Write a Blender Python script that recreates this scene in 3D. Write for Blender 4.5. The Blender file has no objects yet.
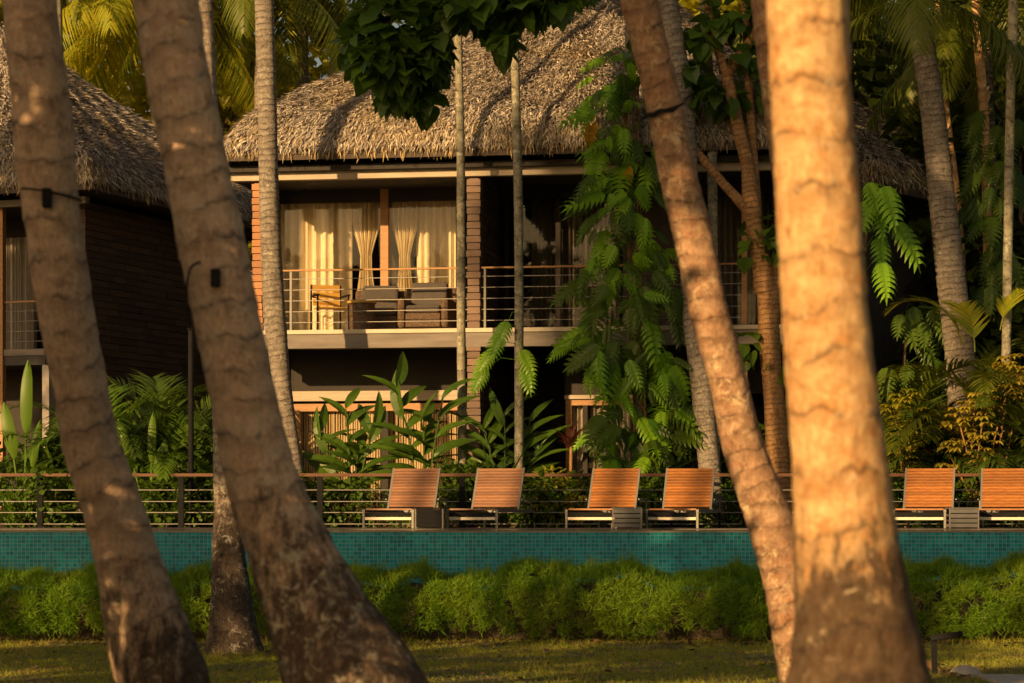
import bpy, math, random
import numpy as np
from mathutils import Vector, Matrix, noise
sc = bpy.context.scene
COL = sc.collection
R = math.radians
F = 2500.0; HY = 515.0; EYE = 1.6
def P(px, py, Y): return np.array([(px-512)/F*Y, Y, EYE+(HY-py)/F*Y])

# ------------------------------------------------------------------ camera, sky, sun, exposure
cd = bpy.data.cameras.new('camera'); cam = bpy.data.objects.new('camera', cd); COL.objects.link(cam)
cam.location = (0, 0, EYE); cam.rotation_euler = (R(90), 0, 0)
cd.sensor_width = 36; cd.lens = F/1024*36; cd.shift_y = (HY-341.5)/1024
cd.clip_start = .1; cd.clip_end = 600
cd.dof.use_dof = True; cd.dof.focus_distance = 39; cd.dof.aperture_fstop = 3.0; cd.dof.aperture_blades = 9
sc.camera = cam
SEL, SAZ = R(14.6), R(35)
S = np.array([-math.sin(SAZ)*math.cos(SEL), -math.cos(SAZ)*math.cos(SEL), math.sin(SEL)])
w = bpy.data.worlds.new('World'); sc.world = w; w.use_nodes = True
nt = w.node_tree; nt.nodes.clear()
sky = nt.nodes.new('ShaderNodeTexSky'); sky.sky_type = 'NISHITA'; sky.sun_disc = False
sky.sun_elevation = SEL; sky.sun_rotation = math.pi+SAZ; sky.dust_density = 3.0; sky.air_density = 1.0; sky.ozone_density = .5
tint = nt.nodes.new('ShaderNodeMix'); tint.data_type = 'RGBA'; tint.blend_type = 'MULTIPLY'; tint.inputs[0].default_value = 1
tint.inputs[7].default_value = (1.0, .85, .66, 1)
bg = nt.nodes.new('ShaderNodeBackground'); bg.inputs[1].default_value = .068
wo = nt.nodes.new('ShaderNodeOutputWorld')
nt.links.new(sky.outputs[0], tint.inputs[6]); nt.links.new(tint.outputs[2], bg.inputs[0]); nt.links.new(bg.outputs[0], wo.inputs[0])
sl = bpy.data.lights.new('sun', 'SUN'); sl.energy = 5; sl.angle = R(.6); sl.color = (1, .62, .255)
so = bpy.data.objects.new('sun', sl); COL.objects.link(so); so.location = (-20, -30, 20)
so.rotation_euler = Vector(S).to_track_quat('Z', 'Y').to_euler()
sc.view_settings.view_transform = 'Standard'; sc.view_settings.look = 'None'
sc.view_settings.exposure = 0.42; sc.view_settings.gamma = 1
sc.render.engine = 'CYCLES'
sc.cycles.max_bounces = 8; sc.cycles.transparent_max_bounces = 12; sc.cycles.use_denoising = True
sc.cycles.sample_clamp_indirect = 4

# ------------------------------------------------------------------ helpers
rnd = random.Random(7); rng = np.random.default_rng(7)
class MB:
    def __init__(s): s.v = []; s.f = []; s.n = 0; s.uv = None
    def add(s, v, f):
        v = np.asarray(v, float).reshape(-1, 3)
        s.v.append(v); s.f.extend([tuple(int(i)+s.n for i in q) for q in f]); s.n += len(v); return s
    def box(s, c, d, M=None):
        x, y, z = [k/2 for k in d]
        v = np.array([[a, b, e] for a in (-x, x) for b in (-y, y) for e in (-z, z)])
        if M is not None: v = v@np.array(M).T
        return s.add(v+np.array(c), [(0, 1, 3, 2), (4, 6, 7, 5), (0, 4, 5, 1), (2, 3, 7, 6), (0, 2, 6, 4), (1, 5, 7, 3)])
    def bx(s, x0, x1, y0, y1, z0, z1): return s.box(((x0+x1)/2, (y0+y1)/2, (z0+z1)/2), (abs(x1-x0), abs(y1-y0), abs(z1-z0)))
    def bar(s, a, b, w, h=None, up=(0, 0, 1)):
        a = np.array(a, float); b = np.array(b, float); h = h or w
        d = b-a; L = np.linalg.norm(d); d /= L; u = np.array(up, float)
        if abs(d@u) > .98: u = np.array((0, 1., 0))
        r = np.cross(d, u); r /= np.linalg.norm(r); u = np.cross(r, d)
        return s.box((a+b)/2, (w, L, h), np.stack([r, d, u], 1))
    def tube(s, pts, rad, n=10, cap=True):
        pts = np.array(pts, float); m = len(pts); rad = np.broadcast_to(rad, (m,))
        t = np.gradient(pts, axis=0); t /= np.linalg.norm(t, axis=1)[:, None]+1e-9
        u = np.cross(t, (0, 1, .03)); u /= np.linalg.norm(u, axis=1)[:, None]+1e-9; w_ = np.cross(u, t)
        a = np.arange(n)/n*2*math.pi
        v = pts[:, None]+rad[:, None, None]*(u[:, None]*np.cos(a)[None, :, None]+w_[:, None]*np.sin(a)[None, :, None])
        f = [(i*n+j, i*n+(j+1) % n, (i+1)*n+(j+1) % n, (i+1)*n+j) for i in range(m-1) for j in range(n)]
        if cap: f += [tuple(range(n))[::-1], tuple((m-1)*n+j for j in range(n))]
        return s.add(v, f)
    def many(s, tv, tf, pos, mats, scl):
        tv = np.asarray(tv, float); n = len(pos); k = len(tv)
        scl = np.asarray(scl, float)
        if scl.ndim == 1: scl = scl[:, None]*np.ones(3)
        v = np.einsum('nij,nkj->nki', mats, tv[None]*scl[:, None, :])+np.asarray(pos)[:, None]
        tfa = [np.array(q) for q in tf]
        off = s.n
        s.v.append(v.reshape(-1, 3))
        for q in tfa: s.f.extend(map(tuple, (q[None]+(np.arange(n)*k)[:, None]+off).tolist()))
        s.n += n*k; return s
    def merge(s, o, M=None, loc=None):
        v = np.concatenate(o.v) if len(o.v) > 1 else o.v[0]
        if M is not None: v = v@np.array(M).T
        if loc is not None: v = v+np.array(loc)
        s.v.append(v); n = s.n; s.f.extend([tuple(i+n for i in q) for q in o.f]); s.n += len(v); return s
def chainmat(o):
    M = Matrix.Identity(4)
    while o is not None: M = o.matrix_basis @ M; o = o.parent
    return M
def obj(name, mb, mat, parent=None, local=False, smooth=False, bevel=0):
    v = np.concatenate(mb.v) if mb.v else np.zeros((0, 3))
    if parent is not None and not local:
        Mi = np.array(chainmat(parent).inverted()); v = v@Mi[:3, :3].T+Mi[:3, 3]
    me = bpy.data.meshes.new(name); me.from_pydata(v.tolist(), [], mb.f)
    me.materials.append(mat)
    if smooth: me.polygons.foreach_set('use_smooth', [True]*len(me.polygons))
    if mb.uv is not None:
        ul = me.uv_layers.new(name='UVMap'); li = np.zeros(len(me.loops), int); me.loops.foreach_get('vertex_index', li)
        uvl = mb.uv[li].copy()
        # wrap seam
        k = 0
        for p in me.polygons:
            sl_ = slice(p.loop_start, p.loop_start+p.loop_total); us = uvl[sl_, 0]
            if us.max()-us.min() > .5: us[us < .5] += 1
        ul.data.foreach_set('uv', uvl.reshape(-1))
    me.update()
    o = bpy.data.objects.new(name, me); COL.objects.link(o); o.parent = parent
    if bevel:
        b = o.modifiers.new('bevel', 'BEVEL'); b.width = bevel; b.segments = 2; b.limit_method = 'ANGLE'
    return o
def tag(o, label=None, cat=None, group=None, kind=None):
    if label: o['label'] = label
    if cat: o['category'] = cat
    if group: o['group'] = group
    if kind: o['kind'] = kind
    return o
def thing(name, label, cat, loc=(0, 0, 0), rz=0, group=None):
    o = bpy.data.objects.new(name, None); COL.objects.link(o); o.empty_display_size = .1
    o.location = tuple(float(c) for c in loc); o.rotation_euler = (0, 0, rz)
    return tag(o, label, cat, group)
def dup(root, loc, rz=0, label=None, scale=None, group=None):
    def cp(o, par):
        c = o.copy(); COL.objects.link(c)
        if par is not None: c.parent = par
        for k in [x for x in bpy.data.objects if x.parent == o and x != c]: cp(k, c)
        return c
    r = cp(root, None); r.location = tuple(float(c) for c in loc); r.rotation_euler = (0, 0, rz)
    if scale: r.scale = (scale,)*3 if not hasattr(scale, '__len__') else scale
    if label: r['label'] = label
    if group: r['group'] = group
    return r
def struct(o): o['kind'] = 'structure'; return o
def spline(pts, n):
    pts = np.array(pts, float); m = len(pts); d = np.r_[0, np.cumsum(np.linalg.norm(np.diff(pts[:, :3], axis=0), axis=1))]
    q = np.linspace(0, d[-1], n); out = []
    tg = np.gradient(pts, d, axis=0)
    for x in q:
        i = min(max(np.searchsorted(d, x)-1, 0), m-2); h = d[i+1]-d[i]; t = (x-d[i])/h
        out.append((2*t**3-3*t*t+1)*pts[i]+(t**3-2*t*t+t)*h*tg[i]+(-2*t**3+3*t*t)*pts[i+1]+(t**3-t*t)*h*tg[i+1])
    return np.array(out)
def frames(d, up=None):
    d = np.asarray(d, float); d = d/(np.linalg.norm(d, axis=1)[:, None]+1e-9)
    if up is None: up = np.tile((0, 0, 1.), (len(d), 1))
    r = np.cross(d, up); r /= (np.linalg.norm(r, axis=1)[:, None]+1e-6); u = np.cross(r, d)
    return np.stack([r, d, u], 2)     # local x=side, y=along, z=normal
def rdirs(n, zlo=-1, zhi=1):
    z = rng.uniform(zlo, zhi, n); a = rng.uniform(0, 2*math.pi, n); q = np.sqrt(1-z*z)
    return np.stack([q*np.cos(a), q*np.sin(a), z], 1)

# ------------------------------------------------------------------ materials
def newmat(name):
    m = bpy.data.materials.new(name); m.use_nodes = True; t = m.node_tree; b = t.nodes['Principled BSDF']; return m, t, b
def N(t, k, **kw):
    n = t.nodes.new('ShaderNode'+k)
    for a, v in kw.items(): setattr(n, a, v)
    return n
def mixc(t, fac, a, b, mode='MIX'):
    n = N(t, 'Mix', data_type='RGBA', blend_type=mode)
    for s, v in ((0, fac), (6, a), (7, b)):
        if hasattr(v, 'links'): t.links.new(v, n.inputs[s])
        elif s == 0: n.inputs[0].default_value = v
        else: n.inputs[s].default_value = (*v[:3], 1)
    return n.outputs[2]
def math_(t, op, a, b=None, clamp=False):
    n = N(t, 'Math', operation=op, use_clamp=clamp)
    for i, v in enumerate((a, b)):
        if v is None: continue
        if hasattr(v, 'links'): t.links.new(v, n.inputs[i])
        else: n.inputs[i].default_value = v
    return n.outputs[0]
def ntex(t, vec, scale, detail=4, rough=.6, dist=0):
    n = N(t, 'TexNoise'); n.inputs['Scale'].default_value = scale; n.inputs['Detail'].default_value = detail
    n.inputs['Roughness'].default_value = rough; n.inputs['Distortion'].default_value = dist
    if vec is not None: t.links.new(vec, n.inputs['Vector'])
    return n.outputs[0]
def ramp(t, fac, lo, hi):
    n = N(t, 'MapRange', clamp=True); n.inputs[1].default_value = lo; n.inputs[2].default_value = hi
    t.links.new(fac, n.inputs[0]); return n.outputs[0]
def mapping(t, vec, scale):
    n = N(t, 'Mapping'); n.inputs['Scale'].default_value = scale; t.links.new(vec, n.inputs[0]); return n.outputs[0]
def bump(t, b, h, strength, dist=.01):
    n = N(t, 'Bump'); n.inputs['Strength'].default_value = strength; n.inputs['Distance'].default_value = dist
    t.links.new(h, n.inputs['Height']); t.links.new(n.outputs[0], b.inputs['Normal'])
def plain(name, c1, c2=None, rough=.7, scale=6, metal=0, bmp=.3, island=0, stretch=(1, 1, 1), spec=.5):
    m, t, b = newmat(name); tc = N(t, 'TexCoord').outputs['Object']
    nz = ntex(t, mapping(t, tc, stretch), scale)
    c = mixc(t, ramp(t, nz, .3, .7), c1, c2 or tuple(k*.7 for k in c1))
    if island:
        g = N(t, 'NewGeometry').outputs['Random Per Island']
        c = mixc(t, 1.0, c, mixc(t, g, (1-island,)*3, (1+island*.4,)*3), 'MULTIPLY')
    t.links.new(c, b.inputs['Base Color']); b.inputs['Roughness'].default_value = rough; b.inputs['Metallic'].default_value = metal
    b.inputs['Specular IOR Level'].default_value = spec
    fn = ntex(t, mapping(t, tc, stretch), scale*8)
    if bmp: bump(t, b, fn, bmp)
    return m
def leafmat(name, c1, c2, trans=.35, rough=.45, tcol=None, c3=None, spec=.4):
    m, t, b = newmat(name); g = N(t, 'NewGeometry').outputs['Random Per Island']
    tc = N(t, 'TexCoord').outputs['Object']
    c = mixc(t, g, c1, c2)
    nz = ntex(t, tc, 1.3, 2)
    c = mixc(t, math_(t, 'MULTIPLY', ramp(t, nz, .4, .75), .6), c, c3 or c2)
    t.links.new(c, b.inputs['Base Color']); b.inputs['Roughness'].default_value = rough; b.inputs['Specular IOR Level'].default_value = spec
    tr = N(t, 'BsdfTranslucent'); t.links.new(mixc(t, 1.0, c, tcol or (1.5, 1.3, .5), 'MULTIPLY'), tr.inputs[0])
    mx = N(t, 'MixShader'); mx.inputs[0].default_value = trans
    t.links.new(b.outputs[0], mx.inputs[1]); t.links.new(tr.outputs[0], mx.inputs[2])
    t.links.new(mx.outputs[0], t.nodes['Material Output'].inputs[0]); return m
def barkmat(name, c1, c2, spacing=.25, lichen=.3, lic=(.42, .40, .26), dark=None, crack=1.0, linew=.07, patch=None):
    """palm bark: leaf-scar rings along the trunk, vertical fibre cracks, lichen, dark weathered foot"""
    m, t, b = newmat(name); tcn = N(t, 'TexCoord'); o = tcn.outputs['Object']
    sx = N(t, 'SeparateXYZ'); t.links.new(tcn.outputs['UV'], sx.inputs[0]); v = sx.outputs[1]
    wob = math_(t, 'MULTIPLY', math_(t, 'SUBTRACT', ntex(t, mapping(t, o, (1, 1, .5)), 2.6, 3), .5), spacing*2.0)
    fr = math_(t, 'FRACT', math_(t, 'DIVIDE', math_(t, 'ADD', v, wob), spacing))
    line = math_(t, 'SUBTRACT', 1, ramp(t, fr, 0, linew*2.6), True)
    line = math_(t, 'MULTIPLY', line, ramp(t, ntex(t, o, 6, 3), .40, .55))
    big = ntex(t, mapping(t, o, (1, 1, 2.2)), 4.0, 6, .72)
    c = mixc(t, ramp(t, big, .36, .64), c1, c2)
    if patch: c = mixc(t, math_(t, 'MULTIPLY', ramp(t, ntex(t, mapping(t, o, (1, 1, 1.8)), 7, 5, .7, .4), .5, .62), .8), c, patch)
    blo = ntex(t, mapping(t, o, (1, 1, .8)), 14, 6, .8, .3)
    c = mixc(t, math_(t, 'MULTIPLY', ramp(t, blo, .53, .64), .65), c, tuple(k*.45 for k in c2))
    c = mixc(t, math_(t, 'MULTIPLY', ramp(t, ntex(t, mapping(t, o, (1, 1, .6)), 24, 6, .85), .50, .66), .6), c, tuple(min(1, k*1.45) for k in c1))
    fib = ntex(t, mapping(t, o, (1, 1, .22)), 60, 5, .75)
    c = mixc(t, math_(t, 'MULTIPLY', ramp(t, fib, .5, .7), .5), c, tuple(k*.4 for k in c2))
    c = mixc(t, math_(t, 'MULTIPLY', ramp(t, fr, .6, 1), .4), c, tuple(k*.55 for k in c2))
    c = mixc(t, math_(t, 'MULTIPLY', line, .85), c, tuple(k*.2 for k in c2))
    if dark:
        z0, dz = dark
        hh = math_(t, 'SUBTRACT', v, math_(t, 'MULTIPLY', math_(t, 'SUBTRACT', ntex(t, mapping(t, o, (1.5, 1.5, .5)), 8, 6, .8), .5), dz*3.2))
        msk = math_(t, 'SUBTRACT', 1, ramp(t, hh, z0-.3*dz, z0+.25*dz), True)
        dc = mixc(t, ramp(t, ntex(t, mapping(t, o, (1, 1, .5)), 26, 6, .8), .4, .65), (.016, .012, .010), (.09, .062, .048))
        c = mixc(t, math_(t, 'MULTIPLY', msk, .9), c, dc)
    pl = ramp(t, ntex(t, o, 12, 7, .85, .9), .645-lichen*.13, .69-lichen*.13)
    pm = ramp(t, ntex(t, o, 2.6, 3), .42, .62)
    c = mixc(t, math_(t, 'MULTIPLY', math_(t, 'MULTIPLY', pl, pm), .8), c, lic)
    t.links.new(c, b.inputs['Base Color']); b.inputs['Roughness'].default_value = .88; b.inputs['Specular IOR Level'].default_value = .2
    h = math_(t, 'ADD', math_(t, 'MULTIPLY', fr, .6), math_(t, 'MULTIPLY', fib, .6*crack))
    h = math_(t, 'ADD', h, math_(t, 'MULTIPLY', blo, .9)); h = math_(t, 'SUBTRACT', h, math_(t, 'MULTIPLY', line, 1.1))
    bump(t, b, h, 1.0, .02); return m

M = {}
M['bark_brown'] = barkmat('bark_brown', (.70, .50, .355), (.42, .28, .195), .19, .75, (.52, .48, .34), (1.2, .9))
M['bark_foot'] = barkmat('bark_foot', (.70, .50, .355), (.42, .28, .195), .165, .9, (.55, .50, .38), (1.75, 1.1))
M['bark_warm'] = barkmat('bark_warm', (.74, .50, .26), (.54, .30, .13), .21, .5, (.74, .62, .42), (1.62, .4), patch=(.52, .24, .08))
M['bark_lean'] = barkmat('bark_lean', (.48, .30, .19), (.26, .15, .09), .13, .95, (.74, .58, .36), None, patch=(.36, .17, .09))
M['bark_grey'] = barkmat('bark_grey', (.33, .29, .25), (.16, .13, .105), .10, .75, (.52, .50, .42), None)
M['bark_greydark'] = barkmat('bark_greydark', (.42, .36, .30), (.20, .15, .12), .12, .8, (.58, .54, .46), (1.95, .6))
M['bark_pale'] = barkmat('bark_pale', (.36, .34, .26), (.19, .17, .12), .3, 1.0, (.62, .60, .48), None, .6, .04)
M['bark_tan'] = barkmat('bark_tan', (.46, .27, .12), (.26, .13, .06), .08, .4, (.58, .42, .22), None, 1, .05)
M['bark_dark'] = barkmat('bark_dark', (.13, .09, .06), (.07, .05, .035), .2, .2, (.2, .18, .12), None)
M['wood_orange'] = plain('wood_orange', (.46, .24, .09), (.34, .16, .06), .5, 5, stretch=(1, 1, 8))
M['yellow_wood'] = plain('yellow_wood', (.62, .36, .07), (.48, .26, .05), .45, 5, stretch=(1, 8, 8))
M['rail_wood'] = plain('rail_wood', (.15, .065, .028), (.09, .038, .017), .6, 5, stretch=(1, 1, 8))
M['teak'] = plain('teak', (.46, .175, .03), (.26, .085, .014), .4, 3, island=.35, stretch=(3, 20, 20))
M['teak_pink'] = plain('teak_pink', (.34, .165, .085), (.23, .105, .055), .45, 3, island=.35, stretch=(3, 20, 20))
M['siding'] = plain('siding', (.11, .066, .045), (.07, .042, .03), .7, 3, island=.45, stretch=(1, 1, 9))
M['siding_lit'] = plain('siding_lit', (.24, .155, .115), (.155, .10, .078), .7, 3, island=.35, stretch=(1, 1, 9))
M['siding_orange'] = plain('siding_orange', (.46, .20, .07), (.34, .14, .05), .6, 3, island=.3, stretch=(1, 1, 9))
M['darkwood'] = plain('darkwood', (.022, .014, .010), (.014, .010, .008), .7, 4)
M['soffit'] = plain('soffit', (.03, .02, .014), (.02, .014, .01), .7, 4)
M['beam'] = plain('beam', (.50, .42, .33), (.38, .31, .24), .6, 3, stretch=(.6, 6, 6))
M['sheer_shaded'] = plain('sheer_shaded', (.16, .14, .115), (.12, .105, .085), .9, 8, bmp=.1)  # darker copy of sheer, the right balcony's shade put into its colour
M['cream_trim'] = plain('cream_trim', (.62, .54, .42), (.5, .43, .33), .6, 3)
M['concrete'] = plain('concrete', (.26, .225, .20), (.15, .13, .12), .8, 2.5, stretch=(.5, 2, 3))
M['curtain'] = plain('curtain', (.84, .75, .56), (.76, .67, .49), .9, 8, bmp=.1)
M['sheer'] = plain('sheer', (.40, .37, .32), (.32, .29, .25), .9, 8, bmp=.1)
M['bamboo'] = plain('bamboo', (.66, .52, .31), (.5, .38, .22), .7, 4, island=.3)
M['steel'] = plain('steel', (.38, .36, .34), (.3, .28, .26), .5, 5, metal=.4, bmp=0)
M['frame_metal'] = plain('frame_metal', (.20, .19, .18), (.16, .15, .145), .5, 5, metal=.2, bmp=0)
M['cream_metal'] = plain('cream_metal', (.75, .66, .52), (.66, .57, .45), .45, 5, bmp=0)
M['black_metal'] = plain('black_metal', (.010, .010, .012), (.016, .016, .018), .85, 6, bmp=.1, spec=.15)
M['grey_slat'] = plain('grey_slat', (.13, .128, .135), (.09, .09, .095), .6, 5, island=.2)
M['wicker'] = plain('wicker', (.17, .10, .055), (.04, .024, .014), .6, 26, bmp=.8)
M['cushion'] = plain('cushion', (.095, .08, .072), (.07, .06, .055), .95, 20, bmp=.2)
M['stone'] = plain('stone', (.5, .45, .4), (.36, .32, .28), .85, 8)
M['deck'] = plain('deck', (.13, .11, .095), (.09, .075, .065), .8, 4)
M['coping'] = plain('coping', (.30, .26, .20), (.22, .18, .14), .6, 8)
M['plaster_dark'] = plain('plaster_dark', (.085, .08, .08), (.06, .055, .055), .9, 3)
M['soil'] = plain('soil', (.07, .05, .03), (.04, .03, .018), .95, 4)
M['deadleaf'] = plain('deadleaf', (.30, .16, .07), (.16, .08, .04), .8, 4, island=.5)
# leaves
M['lf_palm'] = leafmat('lf_palm', (.08, .13, .014), (.17, .19, .02), .4)
M['lf_palm_gold'] = leafmat('lf_palm_gold', (.16, .27, .02), (.50, .46, .03), .5)
M['lf_areca'] = leafmat('lf_areca', (.05, .10, .015), (.09, .15, .02), .35)
M['lf_glossy'] = leafmat('lf_glossy', (.055, .125, .014), (.13, .23, .02), .4, .35, c3=(.04, .08, .012))
M['lf_broad'] = leafmat('lf_broad', (.045, .10, .012), (.09, .15, .015), .3)
M['lf_bright'] = leafmat('lf_bright', (.07, .15, .012), (.13, .23, .02), .35)
M['lf_monstera'] = leafmat('lf_monstera', (.09, .25, .014), (.26, .48, .022), .35, .38)
M['lf_ginger'] = leafmat('lf_ginger', (.04, .09, .01), (.08, .15, .014), .3, .4)
M['lf_yellow'] = leafmat('lf_yellow', (.60, .45, .06), (.30, .30, .04), .35)
M['lf_orange'] = leafmat('lf_orange', (.65, .42, .02), (.5, .28, .02), .3)
M['lf_hedge'] = leafmat('lf_hedge', (.09, .21, .010), (.20, .35, .014), .4, .6, c3=(.22, .27, .015))
M['lf_grass'] = leafmat('lf_grass', (.20, .27, .02), (.34, .33, .03), .3, .7, c3=(.38, .28, .09))
M['lf_red'] = leafmat('lf_red', (.06, .012, .015), (.10, .03, .02), .2)
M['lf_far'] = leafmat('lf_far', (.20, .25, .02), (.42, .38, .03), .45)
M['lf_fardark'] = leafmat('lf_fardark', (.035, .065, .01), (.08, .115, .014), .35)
# thatch
def thatchmat():
    m, t, b = newmat('thatch'); g = N(t, 'NewGeometry').outputs['Random Per Island']
    tc = N(t, 'TexCoord').outputs['Object']
    cr = N(t, 'ValToRGB'); e = cr.color_ramp.elements
    e[0].position = 0; e[0].color = (.12, .10, .088, 1); e[1].position = 1; e[1].color = (.72, .62, .50, 1)
    for p, c in ((.25, (.27, .235, .22)), (.6, (.46, .41, .38)), (.85, (.66, .585, .48))):
        x = cr.color_ramp.elements.new(p); x.color = (*c, 1)
    t.links.new(g, cr.inputs[0])
    nz = ntex(t, tc, .9, 4)
    c = mixc(t, math_(t, 'MULTIPLY', ramp(t, nz, .48, .7), .4), cr.outputs[0], (.50, .37, .17))
    t.links.new(c, b.inputs['Base Color']); b.inputs['Roughness'].default_value = .8; b.inputs['Specular IOR Level'].default_value = .2
    return m
M['thatch'] = thatchmat()
M['thatch_rim'] = plain('thatch_rim', (.62, .46, .22), (.46, .33, .15), .8, 3, island=.6)
M['thatch_base'] = plain('thatch_base', (.10, .075, .06), (.06, .045, .035), .9, 10)
def glassmat():
    m, t, b = newmat('window_glass'); t.nodes.remove(b)
    tr = N(t, 'BsdfTransparent'); tr.inputs[0].default_value = (.95, .94, .92, 1)
    gl = N(t, 'BsdfGlossy'); gl.inputs['Roughness'].default_value = .02
    fr = N(t, 'Fresnel'); fr.inputs[0].default_value = 1.3; mx = N(t, 'MixShader')
    t.links.new(fr.outputs[0], mx.inputs[0]); t.links.new(tr.outputs[0], mx.inputs[1]); t.links.new(gl.outputs[0], mx.inputs[2])
    t.links.new(mx.outputs[0], t.nodes['Material Output'].inputs[0]); return m
M['glass'] = glassmat()
def tilemat():
    m, t, b = newmat('pool_tile'); tc = N(t, 'TexCoord').outputs['Object']
    s = N(t, 'SeparateXYZ'); t.links.new(tc, s.inputs[0]); cb = N(t, 'CombineXYZ')
    t.links.new(s.outputs[0], cb.inputs[0]); t.links.new(s.outputs[2], cb.inputs[1])
    br = N(t, 'TexBrick', offset=0, squash=1); br.inputs['Scale'].default_value = 1
    br.inputs['Brick Width'].default_value = .053; br.inputs['Row Height'].default_value = .053
    br.inputs['Mortar Size'].default_value = .003; br.inputs['Mortar Smooth'].default_value = .1; br.inputs['Bias'].default_value = 0
    br.inputs['Color1'].default_value = (.001, .14, .215, 1); br.inputs['Color2'].default_value = (.003, .27, .37, 1)
    br.inputs['Mortar'].default_value = (.12, .28, .33, 1); t.links.new(cb.outputs[0], br.inputs[0])
    nz = ntex(t, mapping(t, tc, (.5, .5, .5)), 1.2, 4)
    c = mixc(t, ramp(t, nz, .35, .7), br.outputs[0], mixc(t, 1.0, br.outputs[0], (2.2, 1.5, 1.25), 'MULTIPLY'))
    t.links.new(c, b.inputs['Base Color']); b.inputs['Roughness'].default_value = .3; b.inputs['Specular IOR Level'].default_value = .25
    h = math_(t, 'ADD', math_(t, 'MULTIPLY', br.outputs['Fac'], -1), math_(t, 'MULTIPLY', ntex(t, tc, 14, 2), .5)); bump(t, b, h, .3, .004)
    return m
M['tile'] = tilemat()
def watermat():
    m, t, b = newmat('pool_water'); b.inputs['Base Color'].default_value = (.01, .14, .15, 1); b.inputs['Roughness'].default_value = .04
    tc = N(t, 'TexCoord').outputs['Object']; bump(t, b, ntex(t, tc, 3, 3), .15, .03); return m
M['water'] = watermat()
def lawnmat():
    m, t, b = newmat('lawn'); tc = N(t, 'TexCoord').outputs['Object']
    c = mixc(t, ramp(t, ntex(t, tc, .8, 5), .4, .65), (.09, .11, .014), (.17, .135, .045))
    c = mixc(t, ramp(t, ntex(t, tc, 9, 4), .5, .7), c, (.05, .045, .02))
    c = mixc(t, ramp(t, ntex(t, tc, 1.1, 5, .7), .52, .62), c, (.20, .135, .075))
    t.links.new(c, b.inputs['Base Color']); b.inputs['Roughness'].default_value = .95; bump(t, b, ntex(t, tc, 40, 4), .8, .03); return m
M['lawn'] = lawnmat()

# ------------------------------------------------------------------ ground, pool terrace
ZD = 1.40          # deck / pool edge level
YW = 33.5           # pool wall
def sheet(name, x0, x1, y0, y1, z, mat): 
    return struct(obj(name, MB().add([(x0, y0, z), (x1, y0, z), (x1, y1, z), (x0, y1, z)], [(0, 1, 2, 3)]), mat))
sheet('ground', -300, 300, -300, 400, 0, M['lawn'])
struct(obj('garden_terrace', MB().bx(-60, 60, 39.5, 120, .004, ZD-.03), M['soil']))
struct(obj('pool_deck', MB().bx(-60, 60, 36.6, 39.496, .004, ZD), M['deck']))
sheet('pool_water', -60, 60, YW+.16, 36.596, ZD-.012, M['water'])
wl = obj('pool_wall', MB().bx(-60, 60, YW, YW+.155, .004, ZD-.035), M['tile'])
tag(wl, 'long pool wall faced with teal mosaic tiles behind the hedge', 'pool wall')
obj('coping', MB().bx(-60, 60, YW-.006, YW+.16, ZD-.033, ZD-.01), M['coping'], wl)

# ------------------------------------------------------------------ leaf builders (unit parts)
def blade_t(segs=2, droop=.25, fold=.12):
    """narrow strip along +y, width 1 at scale x, length 1"""
    v = []; f = []
    for i in range(segs+1):
        s = i/segs; wd = .5*(1-s**1.8)*(.6+.8*s if s < .5 else 1); z = -droop*s*s
        v += [(-max(wd, .02), s, z), (max(wd, .02), s, z)]
    for i in range(segs): f.append((2*i, 2*i+1, 2*i+3, 2*i+2))
    return np.array(v), f
def ovate_t(fold=.18, droop=.2, heart=False):
    ys = [0, .12, .35, .62, .85, 1.0]; ws = [.02, .28, .5, .42, .2, .0]
    if heart: ys = [-.06, .08, .3, .6, .85, 1.05]; ws = [.3, .5, .52, .4, .18, 0]
    v = []; f = []
    for y, w_ in zip(ys, ws):
        z = -droop*y*y; v += [(-w_, y, z+fold*w_), (0, max(y, 0), z), (w_, y, z+fold*w_)]
    for i in range(len(ys)-1):
        a = 3*i; f += [(a, a+1, a+4, a+3), (a+1, a+2, a+5, a+4)]
    return np.array(v, float), f
def pinnate(L, n, ll, lw, droop=.5, lift=.9, ldroop=.5, ang=55, vee=.25, taper=True, rach=.012):
    """frond starting at origin, going along +y and rising by lift then drooping"""
    mb = MB(); s = np.linspace(0, 1, 12)
    el = lift-(lift+droop)*s**1.2      # slope angle along the frond
    dy = np.cos(el); dz = np.sin(el); y = np.r_[0, np.cumsum((dy[:-1]+dy[1:])/2)]*L/11; z = np.r_[0, np.cumsum((dz[:-1]+dz[1:])/2)]*L/11
    mb.tube(np.stack([0*y, y, z], 1), rach*(1.1-s), 4, False)
    st = np.linspace(.14, .99, n); tv, tf = blade_t(3, ldroop)
    pos = []; D = []; U = []; sc_ = []
    for side in (-1, 1):
        for k in st:
            k2 = k+rnd.uniform(-.006, .006); p = (0, np.interp(k2, s, y), np.interp(k2, s, z)); e = np.interp(k2, s, el)
            a = R(ang*(1-.45*k)+rnd.uniform(-5, 5)); t = np.array((0, math.cos(e), math.sin(e))); nn = np.array((0, -math.sin(e), math.cos(e)))
            d = t*math.cos(a)+np.array((side, 0, 0))*math.sin(a)+nn*(vee*rnd.uniform(.6, 1.3))
            pos.append(p); D.append(d); U.append(nn+np.array((0, 0, .3)))
            l = ll*(math.sin(math.pi*min(1, .18+.8*k))**.6 if taper else 1)*rnd.uniform(.85, 1.1); sc_.append((lw, l, l))
    mb.many(tv, tf, pos, frames(D, np.array(U)), np.array(sc_)); return mb
def rotz(a): c, s = math.cos(a), math.sin(a); return np.array([[c, -s, 0], [s, c, 0], [0, 0, 1]])
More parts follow.
